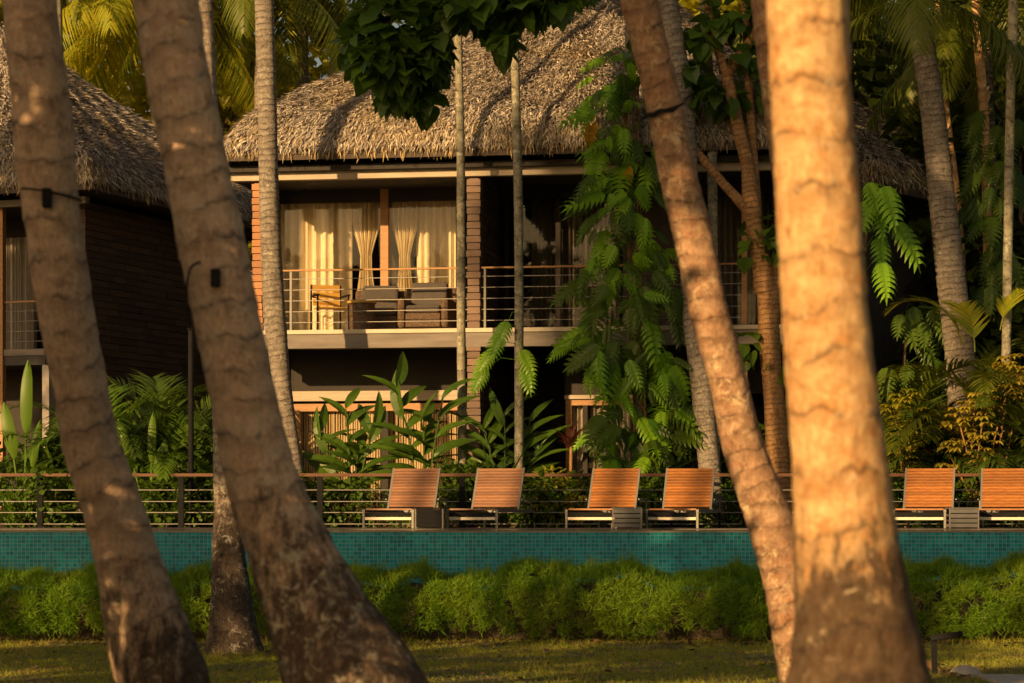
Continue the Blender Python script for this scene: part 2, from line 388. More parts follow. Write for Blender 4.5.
def rotx(a): c, s = math.cos(a), math.sin(a); return np.array([[1, 0, 0], [0, c, -s], [0, s, c]])
def roty(a): c, s = math.cos(a), math.sin(a); return np.array([[c, 0, s], [0, 1, 0], [-s, 0, c]])
COCO = [pinnate(4.2, 62, .95, .055, dr, li, .7, 62, .1) for dr, li in ((1.2, .9), (1.4, .3), (1.0, 1.1), (1.35, -.3))]
AREC = [pinnate(2.0, 34, .55, .045, dr, li, .35, 50, .35, rach=.008) for dr, li in ((.7, 1.2), (.9, .9), (.4, 1.35))]
FERN = [pinnate(.9, 26, .20, .028, dr, li, .3, 70, .1, rach=.004) for dr, li in ((.8, .9), (.6, 1.2))]
def palm_crown(n=18, fr=COCO, scale=1.0, tilt=0):
    mb = MB()
    for i in range(n):
        f = fr[i % len(fr)]; a = i*2.399+rnd.uniform(-.2, .2)
        mb.merge(f, rotz(a)@rotx(rnd.uniform(-.25, .25))*scale*rnd.uniform(.85, 1.1))
    return mb
def split_leaf(n=7):
    """philodendron leaf: continuous midrib, deep finger lobes"""
    v = []; f = []
    v += [(0, i/n, -.3*(i/n)**2) for i in range(n+1)]
    for side in (-1, 1):
        for i in range(n):
            y0, y1 = i/n, (i+1)/n; ym = (y0+y1)/2; wd = .46*math.sin(math.pi*(.24+.68*ym))**.7; b = len(v); z = -.3*ym*ym; h = .5/n
            v += [(side*wd*.4, y0+.03, z+.02), (side*wd*.4, y1+.03, z+.01), (side*wd*.8, ym-h*.62+.11, z-.03), (side*wd*.8, ym+h*.62+.11, z-.03), (side*wd*1.05, ym+.2, z-.13)]
            q = [(i, i+1, b+1, b), (b, b+1, b+3, b+2), (b+2, b+3, b+4)]
            f += q if side > 0 else [t[::-1] for t in q]
    b = len(v); v += [(-.05, 1.02, -.32), (.05, 1.02, -.32), (0, 1.2, -.45)]; f += [(n, b, b+2), (n, b+2, b+1)]
    return np.array(v), f
SPLIT = split_leaf()

def leaf_cloud(mb, tmpl, centres, radii, n, size, down=.3, flat=1.0):
    """leaves spread through ellipsoids around the centres"""
    centres = np.asarray(centres, float); radii = np.asarray(radii, float)
    if radii.ndim == 1: radii = np.tile(radii, (len(centres), 1)) if len(radii) == 3 else radii[:, None]*np.ones(3)
    k = rng.integers(0, len(centres), n); d = rdirs(n); q = rng.uniform(.35, 1, n)**.5
    pos = centres[k]+d*q[:, None]*radii[k]
    dd = d+rdirs(n)*.7; dd[:, 2] -= down
    up = rdirs(n)*.5+np.array((0, 0, 1.))
    mb.many(tmpl[0], tmpl[1], pos, frames(dd, up), size*rng.uniform(.65, 1.2, n)); return mb
OV = ovate_t(); HEART = ovate_t(.15, .25, True); OVG = (lambda k: (np.array([(sx*.27*wv, yv, -.75*yv**2.2+abs(sx)*.05) for yv, wv in ((0, .05), (.1, .5), (.25, .85), (.45, 1), (.62, .95), (.8, .7), (.92, .35), (1, 0)) for sx in (-1, 0, 1)]),
    [q for a in range(0, 21, 3) for q in ((a, a+1, a+4, a+3), (a+1, a+2, a+5, a+4))]))(0)
OVN = ovate_t(.25, .35); OVN[0][:, 0] *= .55
BL = blade_t(3, .3)
CARD = (np.array([(-.3, .1, 0), (0, 0, 0), (.3, .1, 0), (.22, .7, -.05), (0, 1, -.12), (-.22, .7, -.05)]), [(0, 1, 2, 3), (0, 3, 4, 5)])

# ------------------------------------------------------------------ trunks
def trunk_mb(pts, rads, n=28, step=.05, ring=.25, amp=.03, knob=.05, seed=0, flare=0):
    """pts world positions base->top"""
    c = spline(np.c_[np.array(pts, float), rads], max(6, int(np.linalg.norm(np.array(pts[-1])-np.array(pts[0]))/step)))
    p = c[:, :3]; r = c[:, 3]; d = np.r_[0, np.cumsum(np.linalg.norm(np.diff(p, axis=0), axis=1))]
    t = np.gradient(p, axis=0); t /= np.linalg.norm(t, axis=1)[:, None]
    u = np.cross(t, (0, 1, 0)); u /= np.linalg.norm(u, axis=1)[:, None]; w_ = np.cross(u, t)
    V = []; UV = []
    for i in range(len(p)):
        for j in range(n):
            a = j/n*2*math.pi; ca, sa = math.cos(a), math.sin(a)
            wob = noise.noise(Vector((ca*1.3+seed, sa*1.3, d[i]*1.3)))*ring*.9
            ph = ((d[i]+wob)/ring) % 1.0
            k = 1+amp*(.5-ph)+knob*noise.noise(Vector((ca*1.6+seed*3, sa*1.6, d[i]*2.2)))+knob*.45*noise.noise(Vector((ca*5+seed, sa*5, d[i]*9)))
            if flare: k += flare*math.exp(-d[i]/.35)*(.6+.5*noise.noise(Vector((ca*3, sa*3, seed))))
            V.append(p[i]+r[i]*k*(ca*u[i]+sa*w_[i])); UV.append((j/n, d[i]))
    f = [(i*n+j, i*n+(j+1) % n, (i+1)*n+(j+1) % n, (i+1)*n+j) for i in range(len(p)-1) for j in range(n)]
    f.append(tuple(range(n))); f.append(tuple((len(p)-1)*n+j for j in range(n))[::-1])
    mb = MB(); mb.add(V, f); mb.uv = np.array(UV); return mb
def px_path(rows, Y, base_z=None, dYtop=0):
    """rows: (px centre, py, width px) from bottom to top at depth Y"""
    pts = []; rad = []
    y0, y1 = rows[0][1], rows[-1][1]
    for (x, y, wd) in rows:
        YY = Y+dYtop*(y0-y)/(y0-y1+1e-6); pts.append(P(x, y, YY)); rad.append(wd/2/F*YY)
    if base_z is not None and pts[0][2] > base_z+.05:
        d = pts[0]-pts[1]; d = d/abs(d[2]); k = pts[0][2]-base_z; e = pts[0]+d*k*.9; e[2] = base_z
        pts.insert(0, e); rad.insert(0, rad[0]*1.12)
    return pts, rad
def palm(name, label, rows, Y, mat, base_z=0., top_z=11., ring=.25, n=28, step=.05, crown=None, amp=.03, knob=.05, seed=1, flare=0, cat='palm tree', group=None, crown_mat='lf_palm', crown_scale=1.0, dYtop=0, lean=.6):
    pts, rad = px_path(rows, Y, base_z, dYtop)
    base = pts[0].copy(); pts[0] = pts[0]-np.array((0, 0, .12))
    d = pts[-1]-pts[-2]; d = d/abs(d[2]); k = top_z-pts[-1][2]
    if k > .3:
        for q in (.35, .7, 1.0):
            e = pts[-1]+d*0; 
            rad.append(rad[-1]*.96); pts.append(np.array(pts[-1])+np.array((d[0]*lean, d[1]*lean, 1))*k*.33)
    t = thing(name, label, cat, base, 0, group)
    obj('trunk', trunk_mb(pts, rad, n, step, ring, amp, knob, seed, flare), M[mat], t, smooth=True)
    if crown is not None:
        mb = MB(); mb.merge(crown, np.eye(3)*crown_scale, pts[-1]); obj('crown', mb, M[crown_mat], t)
    return t, pts
crownA = palm_crown(16)

# near coconut palms (frames the view)
tA, _ = palm('coconut_palm', 'brown leaning coconut palm at far left with a black box strapped on it', [(162, 683, 92), (140, 610, 77), (127, 560, 66), (110, 500, 58), (93, 452, 56), (80, 380, 54), (66, 310, 56), (53, 225, 57), (42, 120, 58), (30, 0, 54)], 14, 'bark_brown', crown=crownA, amp=.045, n=56, step=.022, ring=.28, knob=.07, seed=1)
tB, _ = palm('coconut_palm', 'thick greyish brown coconut palm leaning left with a strapped light and curved foot', [(352, 683, 134), (318, 612, 102), (290, 550, 86), (262, 480, 72), (247, 420, 66), (229, 330, 66), (208, 225, 66), (193, 150, 65), (176, 70, 64), (166, 0, 65)], 13, 'bark_foot', crown=crownA, amp=.045, n=56, step=.02, ring=.24, knob=.06, seed=5)
tI, _ = palm('coconut_palm', 'nearest and widest palm trunk glowing golden orange with a blackened foot', [(859, 683, 146), (855, 620, 122), (848, 560, 108), (841, 480, 96), (833, 400, 89), (824, 300, 86), (819, 220, 85), (812, 110, 81), (807, 0, 82)], 9.5, 'bark_warm', crown=crownA, amp=.03, n=64, step=.018, ring=.2, knob=.035, seed=9)
tH, _ = palm('coconut_palm', 'reddish brown palm leaning strongly left between the vine and the golden trunk', [(800, 640, 54), (787, 580, 48), (773, 530, 46), (744, 450, 42), (728, 380, 38), (711, 320, 38), (690, 225, 39), (677, 170, 37), (663, 100, 36), (651, 50, 36), (639, 0, 37)], 16.5, 'bark_lean', crown=crownA, amp=.04, n=40, step=.025, ring=.13, knob=.06, seed=12)
gash = [P(x, y, 16.5-.13*math.sin(math.pi*q)-.02) for q, x, y in zip(np.linspace(0, 1, 12), np.linspace(641, 684, 12), np.linspace(117, 105, 12)+np.array([2, 1, 0, 1, 0, -1, 0, 1, 1, 0, -1, -2]))]
obj('strap', MB().tube(gash, [.006, .012, .016, .014, .017, .014, .012, .016, .018, .016, .012, .006], 6), M['black_metal'], tH)  # dark gash across the bark, modelled as a thin black tube
tJ, _ = palm('coconut_palm', 'grey brown palm half hidden behind the left edge of the golden trunk', [(850, 600, 42), (826, 430, 38), (806, 290, 38), (794, 200, 36), (779, 90, 36), (769, 0, 36)], 17, 'bark_lean', crown=crownA, n=28, ring=.15, seed=15)
tC, _ = palm('coconut_palm', 'straight palm with pale stem and rough black foot standing before the hedge', [(234, 652, 58), (232, 610, 42), (229, 560, 34), (227, 500, 26), (225, 440, 24), (217, 300, 21), (212, 180, 19), (203, 0, 19)], 28.6, 'bark_greydark', crown=crownA, n=28, ring=.14, seed=20, flare=.25, top_z=12.5, amp=.05, knob=.09)
tD, _ = palm('coconut_palm', 'grey ringed palm in front of the left end of the balcony', [(305, 540, 22), (292, 460, 20), (281, 378, 19), (275, 320, 22), (270, 225, 20), (267, 100, 19.5), (264, 0, 19)], 40, 'bark_grey', ZD-.03, crown=crownA, n=24, ring=.1, seed=23, top_z=17, amp=.06)
tK, _ = palm('coconut_palm', 'dull grey palm rising directly behind the reddish leaning trunk', [(712, 500, 24), (703, 400, 22), (692, 300, 22), (689, 200, 20), (683, 100, 21), (668, 0, 20)], 39.9, 'bark_grey', ZD-.03, crown=crownA, n=24, ring=.1, seed=26, top_z=17)
tN, _ = palm('coconut_palm', 'grey ringed coconut palm in the right hand jungle beside the dark villa wall', [(965, 430, 32), (957, 330, 29), (950, 270, 29), (940, 180, 26), (930, 90, 24), (918, 15, 22)], 41.5, 'bark_grey', ZD-.03, crown=None, n=24, ring=.13, seed=29, top_z=10, amp=.06)
# its hanging crown just above the frame
cr = MB()
for i, (a, sc_) in enumerate(((.3, .95), (1.3, .9), (2.1, 1), (3.0, .9), (3.8, 1), (4.6, 1.05), (5.4, .95), (.9, .8), (3.4, .8), (4.2, .85), (5.0, .9), (5.9, .8))):
    cr.merge(COCO[(i*3) % 4], rotz(a)*sc_, P(914, -8, 41.5))
obj('crown', cr, M['lf_palm'], tN)
# slender stems
def slim(label, rows, Y, mat='bark_pale', crown=None, top_z=11, cat='tree', name='slender_tree', ring=.3, seed=1, crown_mat='lf_areca', cs=1.0, base=ZD-.03):
    return palm(name, label, rows, Y, mat, base, top_z, ring, 14, .07, crown, .03, .07, seed, 0, cat, None, crown_mat, cs, lean=.2)
slimcrown = palm_crown(9, AREC, .9)
slim('thin pale stem standing just left of the central siding pillar', [(462, 520, 9.5), (462, 440, 9), (461, 300, 9), (461, 180, 8.5), (458, 35, 8), (457, 0, 8)], 40.5, seed=31, top_z=16, crown=slimcrown, name='areca_palm', cat='palm tree')
tF, pF = slim('thin lichen spotted tree in front of the right balcony with big dark leaves overhead', [(519, 520, 10), (519, 415, 9.5), (519, 300, 9), (518, 180, 9), (515, 55, 8.5), (514, -30, 8.5)], 40.2, seed=33, top_z=10.6)
slim('thin mottled stem between the reddish leaning trunk and the forked tree', [(716, 520, 10), (715, 400, 10), (713, 240, 10), (711, 120, 10), (704, 0, 9)], 40.4, seed=35, top_z=16, crown=slimcrown, name='areca_palm', cat='palm tree')
slim('thin golden lit stem high in the right jungle', [(992, 420, 9), (988, 260, 9), (985, 130, 9), (976, 0, 8.5)], 43.5, 'bark_warm', seed=37, crown=slimcrown, name='areca_palm', cat='palm tree', base=ZD-.03)
slim('thin grey stem nearest the right edge of the picture', [(1005, 430, 10), (1008, 245, 9.5), (1010, 120, 9.5), (1013, 0, 10)], 41, 'bark_pale', seed=39, crown=slimcrown, name='areca_palm', cat='palm tree')
slim('thin yellow lit stem peeping from behind the grey ringed palm', [(968, 400, 7), (957, 195, 7), (945, 100, 7), (938, 20, 7)], 45, 'bark_warm', seed=41, crown=slimcrown, name='areca_palm', cat='palm tree')
slim('pale stem behind the foreground palm at the top left corner', [(66, 420, 9), (62, 200, 9), (58, 0, 8)], 54, 'bark_pale', seed=43, crown=slimcrown, name='areca_palm', cat='palm tree')
# thin palm with brown dead crown above the roof
t, pp = slim('thin palm topped by a shaggy brown dead crown above the thatch', [(336, 200, 6), (333, 100, 6), (330, 30, 6), (328, 20, 6)], 60, 'bark_pale', seed=45, top_z=13.2, name='areca_palm', cat='palm tree')
mb = MB(); n = 900; d = rdirs(n, -1, .8); pos = P(325, 14, 60)+d*rng.uniform(.2, .5, n)[:, None]*np.array((1, 1, .9))
mb.many(*BL, pos, frames(d*.6+np.array((0, 0, -.8))+rdirs(n)*.4), np.stack([rng.uniform(.03, .06, n), rng.uniform(.3, .6, n), rng.uniform(.3, .6, n)], 1)); obj('crown', mb, M['deadleaf'], t)

# ------------------------------------------------------------------ thatch
def thatch_roof(parent, c, apex, zb, th=.45, dens=900, seed=3, faces=(0, 1, 2, 3), rim=260, sag=.25):
    """c: 4 eave corners (local x,y) ccw, apex (x,y,z), zb eave underside"""
    g = np.random.default_rng(seed); c = [np.array((*k, zb)) for k in c]; A = np.array(apex)
    roof = None; bs = MB(); bl = MB(); rm = MB()
    def surf(i, e, s):
        E = c[i]*(1-e)[..., None]+c[(i+1) % 4]*e[..., None]
        p = E+(A-E)*s[..., None]
        bul = th*np.minimum(1, np.sqrt(np.clip(s, 0, 1)/.07))*(1-.3*s)
        und = .10*np.sin(e*31+s*9+i)+.06*np.sin(e*71-s*23)
        p = p.copy(); p[..., 2] += bul-sag*4*s*(1-s)*.5+und*np.minimum(1, s*8)*.5
        return p
    for i in range(4):
        ne, ns = 40, 24; e = np.linspace(0, 1, ne)[:, None]*np.ones((1, ns)); s = (np.linspace(0, .999, ns)**1.6)[None]*np.ones((ne, 1))
        v = surf(i, e, s)-np.array((0, 0, .07)); bs.add(v.reshape(-1, 3), [(a*ns+b, (a+1)*ns+b, (a+1)*ns+b+1, a*ns+b+1) for a in range(ne-1) for b in range(ns-1)])
    bs.add(np.array(c)+np.array((0, 0, .02)), [(0, 3, 2, 1)])
    obj_roof = obj('roof', bs, M['thatch_base'], parent, local=True, smooth=True)
    tv, tf = blade_t(2, .22)
    for i in faces:
        L = np.linalg.norm(c[(i+1) % 4]-c[i]); H = np.linalg.norm(A-(c[i]+c[(i+1) % 4])/2); n = int(L*H/2*dens)
        s = 1-np.sqrt(g.uniform(0, 1, n)); e = g.uniform(0, 1, n); s = np.clip(s, .005, .995)
        p = surf(i, e, s); dn = surf(i, e, np.clip(s-.02, 0, 1))-surf(i, e, np.clip(s+.02, 0, 1)); dn /= np.linalg.norm(dn, axis=1)[:, None]
        al = (c[(i+1) % 4]-c[i])/L; nr = np.cross(al, -dn); nr[nr[:, 2] < 0] *= -1
        d = dn+al*g.normal(0, .42, n)[:, None]+nr*(g.uniform(-.1, .48, n)[:, None])
        p = p+nr*g.uniform(-.05, .06, n)[:, None]
        fr = frames(d, nr+al*g.normal(0, .5, n)[:, None])
        bl.many(tv, tf, p, fr, np.stack([g.uniform(.014, .034, n), g.uniform(.09, .21, n), g.uniform(.08, .22, n)*g.choice([-1, 1], n, p=[.6, .4])], 1))
        m = int(L*rim); e = g.uniform(0, 1, m); s = g.uniform(0, .055, m)
        p = surf(i, e, s)*1.0; out = np.cross(al, (0, 0, 1)); out = out if out@((c[i]+c[(i+1) % 4])/2-A)*1 > 0 else -out
        p = p+out*g.uniform(-.05, .04, m)[:, None]
        d = np.array((0, 0, -1))+out*g.uniform(.0, .45, m)[:, None]+al*g.normal(0, .22, m)[:, None]
        fr = frames(d, np.tile(out, (m, 1))+al*g.normal(0, .5, m)[:, None])
        rm.many(tv, tf, p, fr, np.stack([g.uniform(.012, .03, m), g.uniform(.11, .19, m), g.uniform(.05, .10, m)], 1))
    obj('thatch', bl, M['thatch'], obj_roof, local=True); obj('thatch_fringe', rm, M['thatch_rim'], obj_roof, local=True)
    return obj_roof

# ------------------------------------------------------------------ main villa
class Frame:
    def __init__(s, px, Y, a): s.O = np.array(((px-512)/F*Y, Y)); s.a = a; s.c = math.cos(a); s.s = math.sin(a)
    def U(s, px, v=0): k = (px-512)/F; return (k*(s.O[1]+v*s.c)-s.O[0]-v*s.s)/(s.c+k*s.s)
    def Z(s, py, px, v=0): u = s.U(px, v); return EYE+(HY-py)/F*(s.O[1]-u*s.s+v*s.c)
    def W(s, u, v, z): return np.array((s.O[0]+u*s.c+v*s.s, s.O[1]-u*s.s+v*s.c, z))
V1 = Frame(470, 41.4, R(9))
ZF = V1.Z(328, 470)            # balcony floor
ZB = V1.Z(164.5, 470)          # top of eave beam
villa = thing('thatched_villa', 'two storey villa with thatched roof and balcony lit by low golden sun', 'villa', (*V1.O, ZD-.03), -V1.a)
B0 = ZD-.03
def lz(z): return z-B0
def vo(name, mb, mat, parent=villa, bevel=0, smooth=False):
    return obj(name, mb, mat, parent, local=True, bevel=bevel, smooth=smooth)
uL, uR = V1.U(225), V1.U(800)
uP0, uP1 = V1.U(467), V1.U(480)
zf, zb = lz(ZF), lz(ZB)
# storey structure
vo('eave_beam', MB().bx(uL, uR, -.06, .10, zb-.20, zb-.03), M['beam'], bevel=.006)
vo('gutter', MB().bx(uL-.05, uR+.05, -.22, -.065, zb-.07, zb+.02), M['darkwood'])
vo('soffit', MB().bx(uL, uR, .103, 6, zb-.12, zb-.06).bx(uL, uR, 1.9, 2.0, zb-.34, zb-.123), M['soffit'])
vo('balcony_floor', MB().bx(uL+.1, uR, 0, 6, zf-.07, zf), M['cream_trim'], bevel=.005)
vo('floor_edge', MB().bx(uL+.1, uR, .03, .3, zf-.31, zf-.072), M['concrete'], bevel=.005)
vo('lower_ceiling', MB().bx(uL+.1, uR, .303, 6, zf-.2, zf-.075), M['soffit'])
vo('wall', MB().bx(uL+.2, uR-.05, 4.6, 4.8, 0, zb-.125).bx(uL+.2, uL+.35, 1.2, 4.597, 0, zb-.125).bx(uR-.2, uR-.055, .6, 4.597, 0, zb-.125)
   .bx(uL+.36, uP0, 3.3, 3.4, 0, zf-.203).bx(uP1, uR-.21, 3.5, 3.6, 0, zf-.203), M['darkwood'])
def planks(u0, u1, v0, v1, z0, z1, h=.118, gap=.017, jit=.012, sd=1):
    mb = MB(); g = random.Random(sd); z = z0
    while z < z1-.02:
        if v1-v0 > 1:
            y = v0
            while y < v1-.05:
                e = min(v1, y+g.uniform(.35, 1.1)); q = g.uniform(-jit, jit); mb.bx(u0-q, u1+q, y, e-.006, z, min(z+h-gap, z1)); y = e
        else: q = g.uniform(-jit, jit); mb.bx(u0-q, u1+q, v0-abs(q), v1, z, min(z+h-gap, z1))
        z += h
    mb.bx(u0+.03, u1-.03, v0+.03, v1-.005, z0, z1); return mb
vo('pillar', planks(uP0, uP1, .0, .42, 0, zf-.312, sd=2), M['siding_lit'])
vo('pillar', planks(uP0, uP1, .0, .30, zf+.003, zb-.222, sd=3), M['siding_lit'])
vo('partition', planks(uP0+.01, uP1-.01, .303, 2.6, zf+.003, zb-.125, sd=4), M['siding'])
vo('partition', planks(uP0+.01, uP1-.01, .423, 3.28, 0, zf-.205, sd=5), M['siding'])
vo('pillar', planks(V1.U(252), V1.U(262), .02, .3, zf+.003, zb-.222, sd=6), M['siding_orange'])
vo('post', MB().bx(V1.U(741.5), V1.U(747), .02, .12, zf+.003, zb-.222), M['wood_orange'], bevel=.004)
vo('post', MB().bx(V1.U(741.5), V1.U(747), .06, .16, 0, zf-.312), M['wood_orange'], bevel=.004)
# curtains
def curtain(u0, u1, v, z0, z1, folds, amp=.05, tie=None, sd=0):
    n = int(folds*10)+1; zs = np.linspace(z0, z1, 14); g = random.Random(sd); V = []
    ph = np.cumsum([g.uniform(.75, 1.3) for _ in range(n)]); ph = ph/ph[-1]*folds*2*math.pi
    am = [amp*g.uniform(.5, 1.3) for _ in range(n)]
    for z in zs:
        k = 1.0; off = 0
        if tie is not None:
            zt, side, sq = tie; dz = z-zt; k = 1-(1-sq)*math.exp(-(dz/(.35 if dz > 0 else .8))**2)
        for i in range(n):
            x = i/(n-1); uu = u0+(u1-u0)*x
            if tie is not None: ua = u0 if side == 'l' else u1; ua = (u0+u1)/2 if side == 'c' else ua; uu = ua+(uu-ua)*k
            V.append((uu, v+am[i]*math.sin(ph[i])*(1.2-.2*k), z))
    f = [(a*n+b, a*n+b+1, (a+1)*n+b+1, (a+1)*n+b) for a in range(13) for b in range(n-1)]
    return MB().add(V, f)
def window(parent, u0, u1, v, z0, z1, mull, fm='darkwood', fw=.07, curt=(), name='window', post=None):
    w_ = vo(name, MB().bx(u0, u1, v-.04, v+.04, z1-fw, z1).bx(u0, u0+fw, v-.038, v+.038, z0, z1-fw).bx(u1-fw, u1, v-.038, v+.038, z0, z1-fw).bx(u0, u1, v-.045, v+.045, z0-.001, z0+.04), M[fm], parent)
    for (m0, m1, mm) in mull: vo('mullion', MB().bx(m0, m1, v-.06, v+.06, z0+.041, z1-fw-.001), M[mm], w_, bevel=.004)
    edges = [u0+fw]+sorted(sum([[m[0], m[1]] for m in mull], []))+[u1-fw]
    for k in range(0, len(edges), 2):
        if edges[k+1]-edges[k] > .05: vo('pane', MB().bx(edges[k]+.002, edges[k+1]-.002, v-.006, v+.006, z0+.042, z1-fw-.002), M['glass'], w_)
    for (mb, mt) in curt: vo('curtain', mb, M[mt], w_, smooth=True)
    return w_
vg = 1.95; U = lambda x: V1.U(x, vg); U2 = lambda x: V1.U(x, vg+.2)
z0c, z1c = zf+.02, lz(V1.Z(184, 380, vg))
zt = lz(V1.Z(256, 380, vg))
window(villa, U(264), U(460), vg, zf+.003, z1c, [(U(381), U(389), 'wood_orange')], curt=[
    (curtain(U2(267), U2(352), vg+.22, z0c, z1c, 10, .055, sd=1), 'curtain'), (curtain(U2(300), U2(345), vg+.36, z0c, z1c, 5, .06, sd=2), 'sheer'),
    (curtain(U2(352), U2(380), vg+.2, z0c, z1c, 6, .06, (zt, 'c', .42), 3), 'curtain'),
    (curtain(U2(391), U2(418), vg+.2, z0c, z1c, 6, .06, (zt, 'c', .42), 4), 'curtain'),
    (curtain(U2(415), U2(459), vg+.3, z0c, z1c, 6, .05, sd=5), 'curtain')])
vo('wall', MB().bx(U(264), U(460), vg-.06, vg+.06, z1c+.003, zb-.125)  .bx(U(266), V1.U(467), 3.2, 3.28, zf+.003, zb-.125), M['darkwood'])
# curtain tie bands
# right balcony glazing
z1r = z1c
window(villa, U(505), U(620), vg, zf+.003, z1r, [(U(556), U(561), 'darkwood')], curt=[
    (curtain(U2(531), U2(556), vg+.25, z0c, z1c, 6, .05, sd=7), 'sheer_shaded'), (curtain(U2(560), U2(618), vg+.22, z0c, z1c, 10, .05, sd=8), 'sheer_shaded')])
window(villa, U(700), U(775), vg, zf+.003, z1r, [], curt=[(curtain(U2(704), U2(770), vg+.25, z0c, z1c, 11, .05, sd=9), 'sheer_shaded')])
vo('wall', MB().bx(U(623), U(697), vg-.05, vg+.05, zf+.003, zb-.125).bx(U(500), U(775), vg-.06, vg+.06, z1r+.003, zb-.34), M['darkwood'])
# ground floor glazing
vq = 1.9; Uq = lambda x: V1.U(x, vq); zh0, zh1 = lz(V1.Z(401, 380, vq)), lz(V1.Z(391, 380, vq))
vo('lintel', MB().bx(Uq(294), Uq(466), vq-.12, vq+.1, zh0, zh1), M['beam'], bevel=.005)
zw1 = lz(V1.Z(403.5, 380, vq))
wg = window(villa, Uq(294), Uq(466), vq, .02, zw1, [(Uq(381), Uq(389), 'darkwood')], fm='wood_orange', fw=.13, curt=[])
mb = MB()
for k in np.arange(Uq(300), Uq(463), .045): mb.tube([(k, vq+.14+rnd.uniform(-.012, .012), .03), (k+rnd.uniform(-.01, .01), vq+.14, zw1-.13)], rnd.uniform(.014, .022), 6)
vo('blind', mb, M['bamboo'], wg)
vo('wall', MB().bx(Uq(294), Uq(466), vq-.03, vq+.05, zh1+.003, zf-.205).bx(uL+.2, Uq(294)-.003, vq-.03, vq+.05, 0, zf-.205), M['darkwood'])
zk = lz(V1.Z(397, 578, vq))
vo('lintel', MB().bx(Uq(565), Uq(640), vq-.1, vq+.1, zk-.04, zk+.03), M['beam'], bevel=.005)
window(villa, Uq(566), Uq(640), vq, .02, zk-.045, [(Uq(583), Uq(588), 'darkwood')], fm='wood_orange', fw=.1, curt=[(curtain(Uq(569), Uq(583), vq+.15, .03, zk-.12, 3, .04, sd=11), 'sheer'), (curtain(Uq(589), Uq(637), vq+.15, .03, zk-.12, 8, .04, sd=12), 'sheer')])
vo('wall', MB().bx(Uq(565), uR-.21, vq-.03, vq+.05, zk+.034, zf-.205), M['darkwood'])
vo('wall_lamp', MB().tube([(V1.U(491), .75, 1.98), (V1.U(491), .75, 2.12)], .04, 10), M['frame_metal'])
# railings
def railing(u0, u1, v, z0, h, posts, label, rail_m, parent, ncab=5, fr=V1, uz=None):
    r = vo('railing', MB().bx(u0, u1, v-.022, v+.022, z0+h-.03, z0+h), M[rail_m], parent, bevel=.004)
    for p in posts: vo('post', MB().bx(p-.018, p+.018, v-.02, v+.02, z0+.001, z0+h-.031), M['frame_metal'], r)
    for k in range(ncab):
        z = z0+(k+.7)*(h-.03)/(ncab+.4); vo('cable', MB().tube([(u0, v, z), (u1, v, z)], .0065, 6), M['steel'], r)
    return r
hr = lz(V1.Z(267, 470, .06))-zf
railing(V1.U(262)+.01, uP0-.005, .06, zf, hr, [V1.U(291, .06), V1.U(375, .06)*0+V1.U(264.5, .06)], '', 'wood_orange', villa)
railing(uL+.12, V1.U(252)-.01, .06, zf, hr, [uL+.15], '', 'wood_orange', villa)
railing(uP1+.005, V1.U(741), .06, zf, hr, [V1.U(485, .06), V1.U(720, .06), V1.U(605, .06)], '', 'wood_orange', villa)
# roof
ueL, ueR = V1.U(219, -.55), V1.U(819, -.6)
thatch_roof(villa, [(ueL, -.5), (ueR, -.5), (ueR, 10.2), (ueL, 10.2)], (1.65, 5.0, lz(11.7)), zb+.14, .5, 2900, 5, (0, 1, 3), 520)

# ------------------------------------------------------------------ left villa
V2 = Frame(78, 46.5, R(20)); villa2 = thing('thatched_villa', 'shaded villa at far left with dark siding wall under a thatched hip roof', 'villa', (*V2.O, B0), -V2.a)
f2 = lz(V2.Z(349, 30)); b2 = lz(7.5)
def v2(name, mb, mat, bevel=0, parent=None): return obj(name, mb, mat, parent or villa2, local=True, bevel=bevel)
v2('wall', planks(-.16, -.02, .3, 7.2, 0, b2-.02, .13, .016, .012, 21), M['siding'])
v2('wall', MB().bx(-6, -.17, 2.4, 2.5, 0, b2-.05).bx(-6, -.17, 7.0, 7.15, 0, b2-.05).bx(-6.1, -6, 0, 7.1, 0, b2-.05), M['darkwood'])
v2('balcony_floor', MB().bx(V2.U(-60), V2.U(45), -.02, 2.4, f2-.12, f2), M['concrete'], .004)
v2('floor_edge', MB().bx(V2.U(-60), V2.U(45), .0, .2, f2-.3, f2-.123), M['plaster_dark'])
v2('ceiling', MB().bx(-6, -.17, .21, 2.395, f2-.25, f2-.124).bx(-6, -.17, 0, 2.395, b2-.05, b2-.01), M['soffit'])
v2('post', MB().bx(V2.U(-1.5), V2.U(4), -.05, .08, 0, b2-.02), M['wood_orange'], .004)
v2('pillar', MB().bx(V2.U(42), V2.U(49), .0, .2, 0, f2-.303), M['stone'], .01)
v2('eave_beam', MB().bx(-6, .3, -.25, -.1, b2-.14, b2-.01), M['concrete'], .004)
r = v2('railing', MB().bx(V2.U(4), V2.U(45), .02, .06, f2+.88, f2+.91), M['wood_orange'])
for k in range(4): v2('cable', MB().tube([(V2.U(4), .04, f2+.15+.19*k), (V2.U(45), .04, f2+.15+.19*k)], .006, 5), M['steel'], parent=r)
v2('curtain', curtain(V2.U(3, 1.6), V2.U(34, 1.6), 1.6, f2+.02, f2+2.3, 6, .06, sd=31), M['sheer'])
v2('curtain', curtain(V2.U(36, 1.9), V2.U(60, 1.9), 1.9, f2+.02, f2+2.3, 6, .06, sd=32), M['darkwood'])
thatch_roof(villa2, [(-7.5, -.8), (.75, -.8), (.75, 8.0), (-7.5, 8.0)], (-3.9, 3.6, lz(11.3)), b2+.1, .5, 2200, 8, (0, 1), 450)
